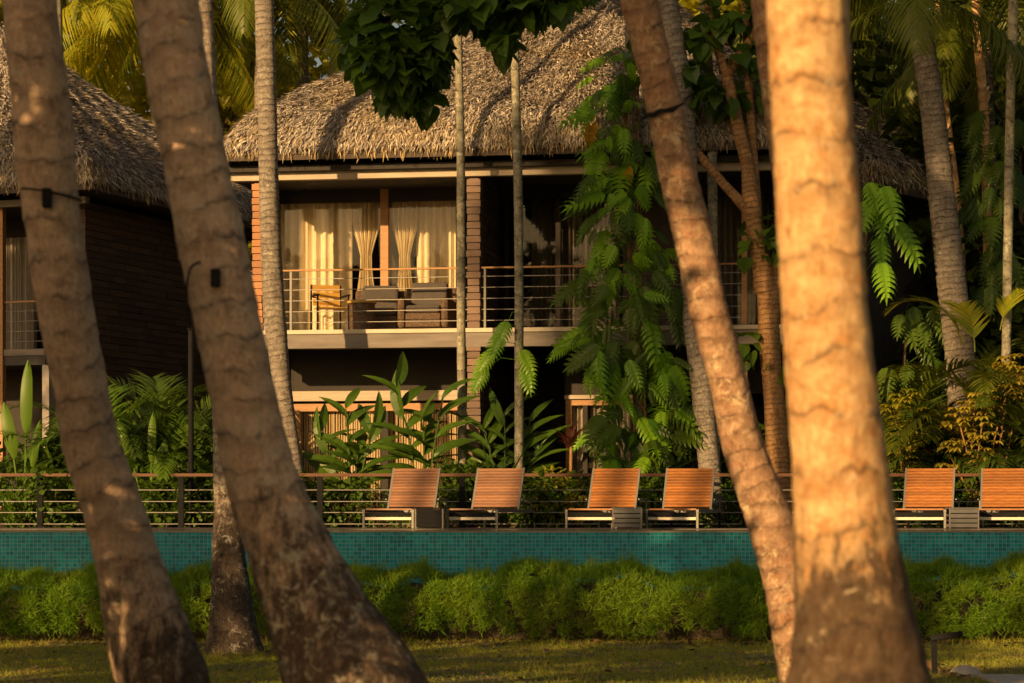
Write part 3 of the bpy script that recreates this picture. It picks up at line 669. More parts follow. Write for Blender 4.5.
# ------------------------------------------------------------------ right villa behind
V3 = Frame(862, 44.5, R(36)); villa3 = thing('thatched_villa', 'dark villa wall and drooping thatch eave in deep shade at right', 'villa', (*V3.O, B0), -V3.a)
obj('wall', MB().bx(-.1, 0, .0, 7, 0, lz(7.3)).bx(-6, -.11, 0, .1, 0, lz(7.3)).bx(-6, -.11, 6.9, 7, 0, lz(7.3)).bx(-6.1, -6.003, 0, 7, 0, lz(7.3)), M['plaster_dark'], villa3, local=True)
thatch_roof(villa3, [(-7, -.8), (.7, -.8), (.7, 7.6), (-7, 7.6)], (-3.4, 3.6, lz(10.4)), lz(7.35), .4, 700, 9, (0, 1), 330)

# ------------------------------------------------------------------ pool fence
YR = 39.3
fence = thing('pool_fence', 'long cable fence with wooden handrail and black posts behind the loungers', 'fence', (0, YR, ZD))
zr = EYE+(HY-475)/F*YR
obj('handrail', MB().bx(-14, 14, YR-.03, YR+.03, zr-.026, zr+.026), M['rail_wood'], fence, bevel=.006)
for px in (-100, 40, 181, 320, 462, 604, 745, 888, 1030, 1172):
    x = (px-512)/F*YR; obj('post', MB().bx(x-.045, x+.045, YR-.03, YR+.03, ZD+.001, zr-.029), M['black_metal'], fence, bevel=.004)
for py in (490, 501.5, 512.5, 524):
    z = EYE+(HY-py)/F*YR; obj('cable', MB().tube([(-14, YR, z), (14, YR, z)], .0075, 6), M['steel'], fence)

# ------------------------------------------------------------------ sun loungers
def lounger(label, teak, loc, bar='cream_metal'):
    t = thing('sun_lounger', label, 'sun lounger', (0, 0, 0), 0, 'teak sun loungers along the pool edge')
    W = .38; H = .285
    fr = MB()
    for s in (-1, 1): fr.bx(s*W-.02, s*W+.02, .0, 1.95, H-.045, H-.003)
    obj('frame', fr.bx(-W+.02, W-.02, 1.91, 1.95, H-.045, H-.003), M['frame_metal'], t, local=True)
    obj('under_seat_shade', MB().bx(-W+.021, W-.021, .004, .02, H-.10, H-.046), M['black_metal'], t, local=True)  # black strip standing in for the shaded underside of the seat
    obj('crossbar', MB().bx(-W+.021, W-.021, 0, .03, .125, .168), M[bar], t, local=True, bevel=.004)
    for s in (-1, 1):
        for y in (0.0, 1.88): obj('leg', MB().bx(s*W-.018, s*W+.018, y, y+.035, 0, H-.046), M['frame_metal' if y == 0 else 'black_metal'], t, local=True, bevel=.003)
    se = MB()
    for k in range(15): se.bx(-W+.025, W-.025, .03+k*.078, .03+k*.078+.06, H-.012, H+.012)
    obj('seat', se, M[teak], t, local=True)
    a = R(63); y0 = 1.2; Lb = .67; d = np.array((0, math.cos(a), math.sin(a))); n = np.array((0, -math.sin(a), math.cos(a))); Mx = np.stack([(1, 0, 0), d, n], 1)
    b = MB()
    nsl = 13
    for k in range(nsl):
        c = np.array((0, y0, H+.015))+d*(.02+k*Lb/nsl+.5*Lb/nsl); b.box(c, (2*W-.055, Lb/nsl-.009, .02), Mx)
    br = obj('backrest', b, M[teak], t, local=True)
    obj('gap_shade', MB().box(np.array((0, y0, H+.015))+d*(Lb/2)-n*.02, (2*W-.08, Lb-.03, .006), Mx), M['black_metal'], br, local=True)  # black sheet added behind the slats to shade their gaps
    for s in (-1, 1):
        obj('backrest_frame', MB().box(np.array((s*(W-.012), y0, H))+d*(Lb/2+.01), (.03, Lb+.06, .035), Mx), M['frame_metal'], br, local=True)
        x0, x1 = s*(W+.035)-.01, s*(W+.035)+.01
        obj('armrest', MB().bx(x0, x1, 1.25, 1.75, .43, .45).bx(x0, x1, 1.73, 1.75, H, .429), M['frame_metal'], t, local=True)
        obj('back_support', MB().bar((s*(W-.06), 1.75, H-.02), tuple(np.array((s*(W-.06), y0, H))+d*.42-n*.03), .018), M['frame_metal'], t, local=True)
    obj('footboard', MB().bx(-W+.03, W-.03, .5, .51, .05, H-.05), M['black_metal'], t, local=True) if False else None
    t.location = loc; t.rotation_euler = (0, 0, -R(15)); return t
def lpos(px, Y=37.0): return ((px-512)/F*Y, Y, ZD)
L1 = lounger('weathered pinkish teak lounger farthest left, black side table on its right', 'teak_pink', lpos(388))
L2 = dup(L1, lpos(472), -R(15), 'teak sun lounger just right of the black side table'); 
L3 = lounger('orange teak sun lounger directly left of the middle grey side table', 'teak', lpos(591)); 
L4 = dup(L3, lpos(672), -R(15), 'orange teak sun lounger directly right of the middle grey side table')
L5 = dup(L3, lpos(919), -R(15), 'orange teak sun lounger just right of the golden trunk')
L6 = dup(L3, lpos(1002), -R(15), 'teak sun lounger cut off by the right edge of the picture')
for q_, a_ in ((L1, -14.2), (L2, -16.3), (L3, -17.0), (L4, -14.6), (L5, -15.8), (L6, -13.6)): q_.rotation_euler[2] = R(a_)
def side_table(label, px, w_, mat, Y=36.9, rz=0):
    t = thing('side_table', label, 'side table', lpos(px, Y), rz)
    h = .31; W = w_/2
    b = MB()
    for k in range(5): b.bx(-W, W, -W+k*2*W/5+.004, -W+(k+1)*2*W/5-.004, h-.02, h)
    obj('table_top', b, M[mat], t, local=True)
    for y in (-W+.001, W-.021):
        obj('side_gap_shade', MB().bx(-W+.03, W-.03, y+.008, y+.012, .03, h-.03), M['black_metal'], t, local=True); s = MB()  # black sheet that makes the gaps between side slats look shaded
        for k in range(4): s.bx(-W+.022, W-.022, y, y+.02, .02+k*.07, .02+k*.07+.054)
        obj('slatted_side', s, M[mat], t, local=True)
    for sx in (-1, 1):
        for sy in (-1, 1): obj('leg', MB().bx(sx*(W-.01)-.01, sx*(W-.01)+.01, sy*(W-.01)-.01, sy*(W-.01)+.01, 0, h-.021), M['frame_metal' if mat != 'black_metal' else 'frame_metal'], t, local=True)
    return t
side_table('low black side table between the two leftmost loungers', 429.5, .42, 'black_metal')
side_table('low grey slatted side table between the two middle loungers', 626.5, .44, 'grey_slat')
side_table('low grey slatted side table between the two rightmost loungers', 961.5, .44, 'grey_slat')

# ------------------------------------------------------------------ balcony furniture
def local_to(v, Fm=V1): return Fm
def armchair(label, px, v, rz=0, group=None):
    p = V1.W(V1.U(px, v), v, ZF+.002); t = thing('armchair', label, 'armchair', p, -V1.a+rz)
    b = MB().bx(-.30, .30, -.38, .30, .06, .30); o = obj('base', b, M['wicker'], t, local=True, bevel=.02)
    for s in (-1, 1): obj('armrest', MB().bx(s*.305, s*.44, -.40, .34, .04, .56), M['wicker'], t, local=True, bevel=.06)
    obj('backrest', MB().box((0, .40, .42), (.88, .1, .74), rotx(-.1)), M['wicker'], t, local=True, bevel=.03)
    obj('seat_cushion', MB().bx(-.29, .29, -.40, .28, .303, .43), M['cushion'], t, local=True, bevel=.04)
    obj('back_cushion', MB().box((.0, .25, .64), (.62, .14, .46), rotx(-.25)), M['cushion'], t, local=True, bevel=.05)
    return t
armchair('brown wicker armchair with grey cushions nearest the siding pillar', 427, .85)
armchair('brown wicker armchair partly behind the round topped wicker table', 380, 1.3, R(10))
p = V1.W(V1.U(362, .42), .42, ZF+.002); t = thing('wicker_table', 'small wicker side table with an orange wooden top on the balcony', 'side table', p, -V1.a)
obj('base', MB().tube([(0, 0, 0), (0, 0, .46)], [.21, .22], 20), M['wicker'], t, local=True); obj('table_top', MB().tube([(0, 0, .463), (0, 0, .50)], .25, 24), M['yellow_wood'], t, local=True)
p = V1.W(V1.U(330, 1.0), 1.0, ZF+.002); t = thing('folding_chair', 'yellow wooden slatted chair with dark armrests before the curtain', 'chair', p, -V1.a+R(28))
b = MB()
for k in range(3): b.bx(-.24, .24, .22+k*.02, .245+k*.02, .50+k*.125, .61+k*.125)
obj('backrest', b, M['yellow_wood'], t, local=True)
b = MB()
for k in range(5): b.bx(-.24, .24, -.24+k*.09, -.165+k*.09, .43, .45)
obj('seat', b, M['yellow_wood'], t, local=True)
for s in (-1, 1):
    obj('armrest', MB().bx(s*.27-.02, s*.27+.02, -.25, .22, .64, .665), M['black_metal'], t, local=True)
    obj('leg', MB().bar((s*.27, -.22, 0), (s*.27, -.2, .64), .025), M['black_metal'], t, local=True)
    obj('leg', MB().bar((s*.26, .30, 0), (s*.26, .27, .86), .025), M['black_metal'], t, local=True)
p = V1.W(V1.U(243, .7), .7, ZF+.002)
t = thing('chair', 'dark chair at the left end of the balcony beside the orange pillar', 'chair', p, -V1.a)
obj('seat', MB().bx(-.22, .22, -.22, .22, .42, .46), M['black_metal'], t, local=True); obj('backrest', MB().bx(-.22, .22, .20, .24, .5, .86), M['black_metal'], t, local=True)
for sx in (-1, 1):
    for sy in (-1, 1): obj('leg', MB().bx(sx*.2-.015, sx*.2+.015, sy*.2-.015, sy*.2+.015, 0, .419), M['black_metal'], t, local=True)

# ------------------------------------------------------------------ lights strapped to the trunks, poles, spotlight
def trunk_box(label, px, py, Y, rows_w, hw, hh):
    Yb = Y-rows_w/2/F*Y; p = P(px, py, Yb-.03)
    t = thing('trunk_spotlight', label, 'spotlight', p)
    obj('housing', MB().box(p, (hw, .05, hh)), M['black_metal'], t, bevel=.01)
    return t, p
t, p = trunk_box('small black box light strapped high on the far left palm', 47, 198, 14, 57, .052, .11)
c = P(51, 195, 14); rr = 60/2/F*14; mb = MB()
mb.tube([c+np.array((rr*math.cos(a), rr*math.sin(a), -.03*math.cos(a))) for a in np.linspace(0, 2*math.pi, 30)], .006, 6, False); obj('strap', mb, M['black_metal'], t)
t, p = trunk_box('small black box light with looping cord on the thick left palm', 215.5, 278, 13, 66, .05, .095)
pts = [P(200, 262, 12.78), P(192, 266, 12.8), P(188, 278, 12.83), P(187, 300, 12.87), P(190, 330, 12.9)]
obj('cord', MB().tube(spline(pts, 24), .007, 6), M['black_metal'], t)
t = thing('lamp_pole', 'slim black pole standing in the shrubs left of the thick palm', 'pole', P(191, 530, 39.6))
obj('pole', MB().tube([P(191, 531, 39.6), P(191, 330, 39.6)], .045, 12), M['black_metal'], t); obj('cap', MB().tube([P(191, 330, 39.6), P(191, 328, 39.6)], .06, 12), M['black_metal'], t)
Yg = 24.8
t = thing('garden_spotlight', 'dark garden spotlight on a stake in the grass beside the golden trunk', 'spotlight', P(934, 676, Yg))
obj('stake', MB().bar(P(935, 677, Yg), P(934, 640, Yg), .05), M['black_metal'], t); obj('lamp_head', MB().bar(P(931, 638, Yg), P(962, 634, Yg-.1), .09, .06), M['black_metal'], t, bevel=.01)
pv = MB().bx(4.55, 9, 23.0, 24.45, .0, .045); struct(obj('path', pv, M['stone'], bevel=.01))
for i, (px, py, s_, lb) in enumerate(((968, 676, .16, 'rounded brown stone beside the pale path edge at lower right'), (950, 655, .13, 'small brown stone behind the garden spotlight'))):
    Y = EYE*F/(py-HY+6) if py-HY+6 > 0 else 25; b = MB(); d = rdirs(80); 
    import bmesh
    bm = bmesh.new(); bmesh.ops.create_icosphere(bm, subdivisions=3, radius=s_)
    for v in bm.verts: v.co *= 1+.25*noise.noise(v.co*6+Vector((i*7, 0, 0))); v.co.z *= .55
    me = bpy.data.meshes.new('stone'); bm.to_mesh(me); bm.free(); me.materials.append(M['deadleaf' if i else 'stone']); [setattr(q, 'use_smooth', True) for q in me.polygons]
    o = bpy.data.objects.new('stone', me); COL.objects.link(o); o.location = ((px-512)/F*24.6, 24.7+i*1.2, .03); tag(o, lb, 'stone')

# ------------------------------------------------------------------ hedge and grass
def hedge():
    """soft feathery hedge: a lumpy bank of small tufts of fine sprays"""
    mb = MB(); n = 3600; cx = rng.uniform(-9, 9, n); a = rng.uniform(-.62, math.pi*.72, n)
    prof = lambda X: .87+.06*np.sin(X*1.9)+.05*np.sin(X*4.7+1)+.03*np.sin(X*9.1)-.09*(X < -5.2)+.05*np.clip(X-4, 0, 2)
    lump = np.array([noise.noise(Vector((x*2.1, q*1.6, 3.))) + .6*noise.noise(Vector((x*5.2, q*3.5, 8.))) for x, q in zip(cx, a)])
    R0 = 1+.12*lump
    Yc = 32.15-np.cos(a)*.92*R0; Zc = np.maximum(.40+np.sin(a)*(prof(cx)-.42)*R0, .05)
    per = 56; tv, tf = blade_t(2, .4); rad = rng.uniform(.07, .15, n)
    for k in range(n):
        out = np.array((rng.normal(0, .35), -math.cos(a[k])*.7-.1, math.sin(a[k])*.8+.45)); d = rdirs(per)*.95+out*.75
        c = np.array((cx[k], Yc[k], Zc[k])); pos = c+rdirs(per)*rad[k]*.55; ln = rad[k]*rng.uniform(.5, 1.0, per)
        mb.many(tv, tf, pos, frames(d, rdirs(per)), np.stack([np.full(per, .010), ln, ln], 1))
    # stray taller sprays
    for k in range(60):
        X = rng.uniform(-8, 8); m = 26; d = rdirs(m)*.4+np.array((0, 0, 1.)); pos = np.array((X, 32+rng.uniform(-.3, .3), prof(X)+.02))+rdirs(m)*.05
        ln = rng.uniform(.08, .22, m); mb.many(tv, tf, pos, frames(d, rdirs(m)), np.stack([np.full(m, .008), ln, ln], 1))
    h = thing('hedge', 'long feathery green hedge growing along the foot of the tiled pool wall', 'hedge', (0, 32, 0))
    core = MB(); ns = 9; X = np.linspace(-9, 9, 120); V = []
    for xx in X:
        for j in range(ns):
            aa = math.pi*j/(ns-1); V.append((xx, 32.25-math.cos(aa)*.5, .03+math.sin(aa)*(prof(xx)-.2)))
    core.add(V, [(i*ns+j, i*ns+j+1, (i+1)*ns+j+1, (i+1)*ns+j) for i in range(119) for j in range(ns-1)])
    obj('branches', core, M['soil'], h, smooth=True); obj('foliage', mb, M['lf_hedge'], h)
hedge()
def grass():
    n = 120000; x = rng.uniform(-6.8, 6.8, n); y = 23.0+(32-23.0)*rng.uniform(0, 1, n)
    nz = np.array([noise.noise(Vector((q*.9, w_*.6, 0)))+.5*noise.noise(Vector((q*3, w_*2, 5))) for q, w_ in zip(x[::1], y[::1])])
    keep = (nz > -.18)|(rng.random(n) < .25); keep &= ~((y > 30.4)&(rng.random(n) < .45)); x, y, nz = x[keep], y[keep], nz[keep]; n = len(x)
    tv, tf = blade_t(2, .3); d = rdirs(n, .3, 1)
    near = lambda a, b, q: np.exp(-((x-a)**2+((y-b)*.8)**2)/q)
    tall = np.where((nz > .28)&(rng.random(n) < .35), 2.0, 1.0)+1.8*near(-3.2, 28.3, .5)*(rng.random(n) < .5)+1.6*near(4.3, 25.6, .7)*(rng.random(n) < .4)
    ln = rng.uniform(.02, .055, n)*tall*np.where(y > 30.4, 1.6, 1)
    mb = MB().many(tv, tf, np.stack([x, y, np.zeros(n)], 1), frames(d, rdirs(n)), np.stack([np.full(n, .007), ln, ln], 1))
    tag(obj('grass', mb, M['lf_grass']), 'short patchy grass of the lawn in front of the hedge', 'grass', kind='stuff')
    n = 1500; x = np.r_[rng.uniform(-6, 6, 450), rng.normal(-3.1, .45, 150), rng.normal(4.3, .4, 200), rng.uniform(-7, 7, 700)]; y = np.r_[rng.uniform(23.5, 31, 450), rng.normal(28.4, .4, 150), rng.normal(25.2, .5, 200), rng.normal(31.0, .25, 700)]
    mb = MB().many(*CARD, np.stack([x, y, np.full(n, .03)], 1), frames(rdirs(n, -.2, .4)), rng.uniform(.05, .13, n))
    tag(obj('leaf_litter', mb, M['deadleaf']), 'brown fallen leaves scattered over the grass', 'fallen leaves', kind='stuff')
grass()

# ------------------------------------------------------------------ garden plants
def areca(label, px, Y, h, n=9, mat='lf_areca', sc_=None, name='areca_palm', base=B0, spread=.25, cat='palm'):
    b = P(px, 0, Y); b[2] = base; t = thing(name, label, cat, b); mb = MB(); st = MB(); k = h/2.4
    for i in range(n):
        a = i*2.4+rnd.uniform(-.3, .3); o = np.array((rnd.uniform(-1, 1)*spread, rnd.uniform(-1, 1)*spread*.6, h*rnd.uniform(.15, .5)))
        st.tube([b+o*np.array((.4, .4, 0)), b+o], .018, 6); mb.merge(AREC[i % 3], rotz(a)*k*rnd.uniform(.8, 1.1), b+o)
    obj('stem', st, M['bark_tan'] if False else M['lf_bright'], t); obj('fronds', mb, M[mat], t); return t
def strap(label, px, Y, h, n=26, wd=.07, mat='lf_broad', name='strap_leaf_plant', base=B0, out=.6, cat='plant', z0=0):
    b = P(px, 0, Y); b[2] = base; t = thing(name, label, cat, b)
    tv, tf = blade_t(5, .55); d = rdirs(n, .35, 1); d[:, :2] *= out; L = h*rng.uniform(.65, 1.1, n)
    mb = MB().many(tv, tf, b+rdirs(n)*.05+np.array((0, 0, .05+z0)), frames(d), np.stack([np.full(n, wd)*rng.uniform(.7, 1.2, n), L, L], 1))
    obj('leaves', mb, M[mat], t)
    if z0: obj('stem', MB().tube([b, b+np.array((.02, 0, z0+.1))], .025, 8), M['bark_tan'], t)
    return t
def paddle(label, px, Y, top_py, stems, mat='lf_ginger', LL=.5, base=B0, lw=.14, name='ginger_plant'):
    """arching canes with two ranks of long paddle leaves"""
    b = P(px, 0, Y); b[2] = base; t = thing(name, label, 'plant', b); H = P(px, top_py, Y)[2]-base
    tv = OVG[0].copy(); tf = OVG[1]; lv = MB(); st = MB()
    for (dx, hk, az) in stems:
        h = H*hk; pts = [b+np.array((dx*.15, rnd.uniform(-.1, .1), 0)), b+np.array((dx*.5, 0, h*.55)), b+np.array((dx*1.0, 0, h*.92))]
        c = spline(pts, 14); st.tube(c, np.linspace(.022, .01, 14), 6)
        for i in range(4, 14):
            if rnd.random() < .12: continue
            side = 1 if i % 2 else -1; s = i/13
            d = np.array((math.cos(az)*side*(1-.3*s), math.sin(az)*side-.2, .55+.9*s)); l = LL*1.25*(1.15-.4*s)*rnd.uniform(.85, 1.1)
            lv.many(tv, tf, [c[i]], frames([d], np.array([(rnd.uniform(-.8, .8), -.6, .9)])), np.array([(lw/.27*.75*l/LL, l, l)]))
    obj('stems', st, M['lf_broad'], t); obj('leaves', lv, M[mat], t); return t
def shrub(label, px, Y, w_, h, n=500, leaf=.11, mat='lf_broad', tmpl=OV, base=B0, name='leafy_shrub', group=None, clumps=12, z0=0, cat='shrub'):
    b = P(px, 0, Y); b[2] = base; t = thing(name, label, cat, b, 0, group)
    c = b+np.stack([rng.uniform(-w_/2, w_/2, clumps), rng.uniform(-w_/3, w_/3, clumps), z0+rng.uniform(.15, 1, clumps)*(h-z0)*.85], 1)
    lv = leaf_cloud(MB(), tmpl, c, np.array((.24, .24, .2))*max(.5, w_*.9), n, leaf); st = MB()
    for k in c: st.tube([b, b*.4+k*.6+np.array((0, 0, -.05)), k], [.02, .014, .006], 5)
    obj('stems', st, M['bark_dark'], t); obj('leaves', lv, M[mat], t); return t
def whorl_plant(label, heads, Y, mat, px, base=B0, name='whorl_leaf_shrub', rad=.34):
    """upright canes with umbrella whorls of leaflets (schefflera, croton)"""
    b = P(px, 0, Y); b[2] = base; t = thing(name, label, 'shrub', b); lv = MB(); st = MB()
    for (hx, hy) in heads:
        e = P(hx, hy, Y+rnd.uniform(-.25, .25)); st.tube(spline([b, (b+e)/2+np.array((rnd.uniform(-.1, .1), 0, .1)), e], 8), .012, 6)
        for j in range(13):
            c = e+rdirs(1)[0]*np.array((.2, .2, .22)); n = 9; a = np.arange(n)/n*2*math.pi+rnd.random()
            d = np.stack([np.cos(a), np.sin(a), np.full(n, .25)-rng.uniform(0, .5, n)], 1)
            lv.many(*OVN, np.tile(c, (n, 1)), frames(d), rng.uniform(.6, 1, n)*rad*.5)
    obj('stems', st, M['bark_tan'], t); obj('leaves', lv, M[mat], t); return t
def banana(label, px, Y, leaves, mat='lf_bright', base=B0):
    b = P(px, 0, Y); b[2] = base; t = thing('banana_plant', label, 'plant', b); lv = MB(); st = MB()
    for (tx, ty, wd) in leaves:
        e = P(tx, ty, Y); m = b*.45+e*.55; m[0] = b[0]*.5+e[0]*.5; st.tube([b, m], .02, 6); c = spline([m, (m+e)/2+np.array((0, -.08, .02)), e], 9)
        ww = wd*np.array([.15, .7, .95, 1, 1, .95, .85, .6, .1]); V = []
        for i in range(9): V += [c[i]+np.array((-ww[i]/2, .03, rnd.uniform(-.01, .01))), c[i], c[i]+np.array((ww[i]/2, .03, 0))]
        f = []
        for i in range(8): f += [(3*i, 3*i+1, 3*i+4, 3*i+3), (3*i+1, 3*i+2, 3*i+5, 3*i+4)]
        lv.add(V, f)
    obj('stem', st, M['lf_bright'], t); obj('leaves', lv, M[mat], t, smooth=True); return t
# left garden
banana('banana plant with one upright pale leaf in the far left garden', 24, 40.6, [(28, 360, .2), (4, 402, .22), (40, 420, .14)])
areca('bright small palm in front of the siding wall, between the two left trunks', 108, 40.9, 2.6, 12, 'lf_bright')
areca('bright feathery palm at the foot of the black pole', 182, 40.7, 2.2, 12, 'lf_bright')
areca('low fan of fronds beside the banana plant at far left', 50, 40.8, 1.9, 12, 'lf_bright')
areca('mid green palm growing against the golden trunk side of the right garden', 892, 41.6, 3.2, 13, 'lf_palm')
areca('mid green palm left of the ringed palm foot', 930, 41.9, 3.0, 13, 'lf_palm')
areca('mid green palm in the gap behind the golden shrub', 975, 42.2, 3.4, 13, 'lf_palm')
banana('short banana plant left of the black pole with two upright leaves', 150, 40.4, [(118, 418, .15), (153, 412, .14), (165, 440, .2)])
areca('wide fronded palm against the siding wall left of the black pole', 150, 42.5, 2.9, 12)
areca('shorter green palm to the left of the black pole near the fence', 120, 41.6, 2.5, 11)
areca('feathery palm between the black pole and the thick palm trunk', 205, 41.8, 2.7, 10)
strap('tall spiky light green plant beside the top of the black pole', 178, 43.0, 3.0, 22, .07, 'lf_palm_gold', out=.3)
strap('dark strap leaf plant at the far left behind the fence', 8, 40.1, 1.2, 34, .07)
strap('strap leaf plant left of the far left palm trunk', 58, 40.3, 1.6, 40, .06)
strap('grassy strap leaf clump seen right of the far left palm trunk', 120, 40.0, 1.35, 36, .08, 'lf_bright')
strap('arching strap leaf clump in front of the black pole', 172, 39.8, 1.3, 34, .08)
strap('low arching clump at the left end of the cable fence', 14, 39.0+.7, 1.0, 40, .05, 'lf_bright')
shrub('dense green shrub filling the garden left of the thick palm', 200, 40.6, 1.3, 1.7, 1400, .13)
shrub('dense shrub behind the far left palm trunk', 75, 41.2, 1.6, 1.8, 1500, .13)
shrub('dense shrub in the far left corner of the garden', 5, 41.4, 1.4, 1.5, 1200, .12)
shrub('dense shrub between the two left foreground trunks', 140, 41.0, 1.6, 1.5, 1500, .13, 'lf_bright')
# middle garden
paddle('big ginger plant with broad paddle leaves in front of the lower window', 352, 40.3, 398, [(-.55, .8, .2), (-.1, 1.0, .4), (.35, .85, -.2), (.1, .65, .9)], LL=.54, lw=.12)
paddle('tall ginger plant with spreading leaves left of the central pillar', 424, 40.2, 374, [(-.45, 1.0, .3), (.3, .9, -.1), (0, .75, .8)], LL=.6, lw=.14)
strap('arching fern like plant at the foot of the central pillar', 497, 40.0, 1.5, 46, .07, 'lf_bright')
paddle('ginger plant with upswept leaves right of the central pillar', 505, 40.4, 408, [(-.35, .9, .2), (.0, 1.0, 0), (.4, .95, -.1), (.6, .75, 0)], LL=.6, lw=.1)
shrub('rounded fine leaved bush beside the central pillar', 470, 40.0, .9, 1.35, 1500, .07, 'lf_broad')
strap('dark purple red cordyline in front of the dark lower doorway', 570, 40.4, .55, 40, .05, 'lf_red', z0=1.3, name='cordyline')
paddle('bushy ginger plant at the foot of the vine covered tree', 650, 40.1, 410, [(-.5, .8, .2), (-.1, 1, .1), (.3, .9, .1), (.55, .7, 0)], LL=.6, lw=.12)
strap('arching palm like clump between the vine and the grey palm', 690, 39.9, 1.6, 40, .07)
shrub('dense shrub at the foot of the forked tree', 735, 40.6, 1.3, 1.9, 1500, .13)
shrub('flowering red dotted shrub left of the ginger plants', 318, 40.5, .7, 1.1, 500, .08, 'lf_broad')
grp = 'low shrubs right behind the pool fence'
lowA = shrub('low green shrub growing close behind the pool fence', 345, 39.75, .8, .8, 520, .09, 'lf_broad', group=grp)
lowB = shrub('low green shrub growing close behind the pool fence', 380, 39.8, .8, .75, 700, .07, 'lf_bright', OVN, group=grp)
for i, px in enumerate([205, 240, 300, 415, 445, 505, 540, 570, 600, 650, 700, 735, 760, 890, 925, 955, 985, 1015, 90, 130, 165, 30, 60]):
    dup((lowA, lowB)[i % 2], ((px-512)/F*39.8, 39.75+.12*rnd.random(), B0), rnd.uniform(0, 6), scale=rnd.uniform(.85, 1.2))
shrub('leafy bush with mixed yellow leaves seen under the fence rail at centre', 555, 39.9, 1.0, 1.0, 800, .1, 'lf_far', OVN)

# ------------------------------------------------------------------ vine covered tree
b = P(640, 0, 40.35); b[2] = B0
t = thing('vine_covered_tree', 'tree trunk smothered in split leaf philodendron vines', 'tree', b)
path = [b, P(641, 420, 40.35), P(636, 300, 40.35), P(633, 180, 40.35), P(631, 90, 40.35), P(628, -30, 40.4)]
obj('trunk', trunk_mb(path, [.11, .1, .09, .085, .08, .08], 14, .07, .2, .03, .12, 51), M['bark_grey'], t, smooth=True)
st = MB()
for k in range(7):
    o = rng.normal(0, .03, 3); c = spline([np.array(q)+np.array((.1*math.cos(k*.9+i*.9), .1*math.sin(k*.9+i*.9)-.05, 0))+o for i, q in enumerate(path[:-1])], 30); st.tube(c, .016, 6, False)
obj('vine_stem', st, M['bark_tan'], t)
vl = MB(); vy = MB(); vd = MB()
clumps = [(616, 92, 16), (600, 118, 12), (632, 120, 16), (606, 150, 14), (640, 165, 14), (602, 190, 16), (628, 205, 18), (655, 190, 10), (600, 232, 16), (640, 240, 20), (612, 268, 18), (660, 265, 14), (598, 300, 18),
          (632, 305, 20), (664, 310, 14), (608, 340, 20), (648, 350, 20), (600, 375, 14), (630, 385, 20), (664, 385, 16), (612, 420, 16), (645, 425, 20), (676, 430, 12), (622, 455, 18), (655, 460, 16), (590, 350, 12), (640, 285, 12)]
for (cx, cy, cr) in clumps:
    for i in range(rnd.choice((6, 7, 8, 10))):
        x = cx+rnd.gauss(0, cr*.55); py = cy+rnd.gauss(0, 12); root = P(634+(x-634)*.25, py-10, 40.3)
        p = P(x, py-14, 40.35-rnd.uniform(.05, .75)); side = (x-634)/40
        d = np.array((side*.5+rnd.uniform(-.5, .5), rnd.uniform(-.7, .3), -.7+rnd.uniform(-.35, .7))); l = rnd.choice((.25, .34, .42, .5, .6))*rnd.uniform(.85, 1.1)
        (vl if rnd.random() < .5 else vd).many(*SPLIT, [p], frames([d], np.array([(side*.5+rnd.uniform(-.5, .5), -1, .4+rnd.uniform(-.2, .6))])), np.array([(l*rnd.uniform(.62, .85), l, l*rnd.uniform(.5, 1.7))]))
        vl.tube([root, (root+p)/2+np.array((0, 0, .08)), p], .008, 4, False)
for (x, y) in ((588, 130), (592, 140), (596, 128), (630, 172)):
    vy.many(*OVG, [P(x, y-6, 39.9)], frames([(rnd.uniform(-.3, .3), -.2, -1)], np.array([(.3, -1, .3)])), np.array([(.3, .36, .3)]))
obj('vine_leaves', vl, M['lf_monstera'], t); obj('older_leaves', vd, M['lf_broad'], t); obj('yellow_leaves', vy, M['lf_orange'], t)
# little vine on the slender tree
vl = MB(); 
for (x, y, dx) in ((492, 352, -.6), (486, 368, -.5), (500, 334, -.3), (522, 350, .35), (524, 366, .2), (508, 322, -.4)):
    r0 = P(517, y-8, 40.15); p = P(x, y, 40.05); vl.tube([r0, (r0+p)/2+np.array((0, 0, .1)), p], .006, 4, False)
    vl.many(*SPLIT, [p], frames([(dx, -.2, -.75)], np.array([(0, -1, .5)])), np.array([(.34, .42, .35)]))
obj('vine_leaves', vl, M['lf_monstera'], tF)
# its crown: limbs plus broad dark leaves hanging over the roof
lm = MB(); blobs = []; Yc = 35.0
fork = P(514, -30, 40.2)
for (x, y, rx, rz_) in ((392, 22, 40, 38), (378, 62, 26, 26), (410, 70, 26, 30), (425, 100, 12, 16), (432, 50, 18, 30), (360, 48, 16, 26), (395, 90, 16, 20), (470, 6, 30, 18), (515, -4, 34, 16), (525, 14, 20, 12), (503, 44, 9, 13), (553, 2, 22, 12), (490, -6, 30, 14), (455, 0, 26, 16), (535, -8, 26, 14), (498, 28, 10, 12), (575, -10, 22, 10), (440, -10, 60, 28)  ):
    c = P(x, y, Yc+rnd.uniform(-.5, .5)); blobs.append((c, (rx/F*Yc*.9, .55, rz_/F*Yc*.9)))
    lm.tube(spline([fork, (fork+c)/2+np.array((0, 0, .5)), c], 10), np.linspace(.05, .012, 10), 6)
obj('limbs', lm, M['bark_dark'], tF)
lv = MB()
for (c, r_) in blobs: leaf_cloud(lv, HEART, [c], np.array([r_]), int(22+3200*r_[0]*r_[2]*.26), .25, .45)
leaf_cloud(lv, HEART, [fork+np.array((0, .6, 1.7)), fork+np.array((-1.6, .4, 1.7)), fork+np.array((1.0, .3, 1.7))], np.array([(1.2, 1.0, .6)]*3), 180, .27, .7)
obj('crown', lv, M['lf_glossy'], tF)

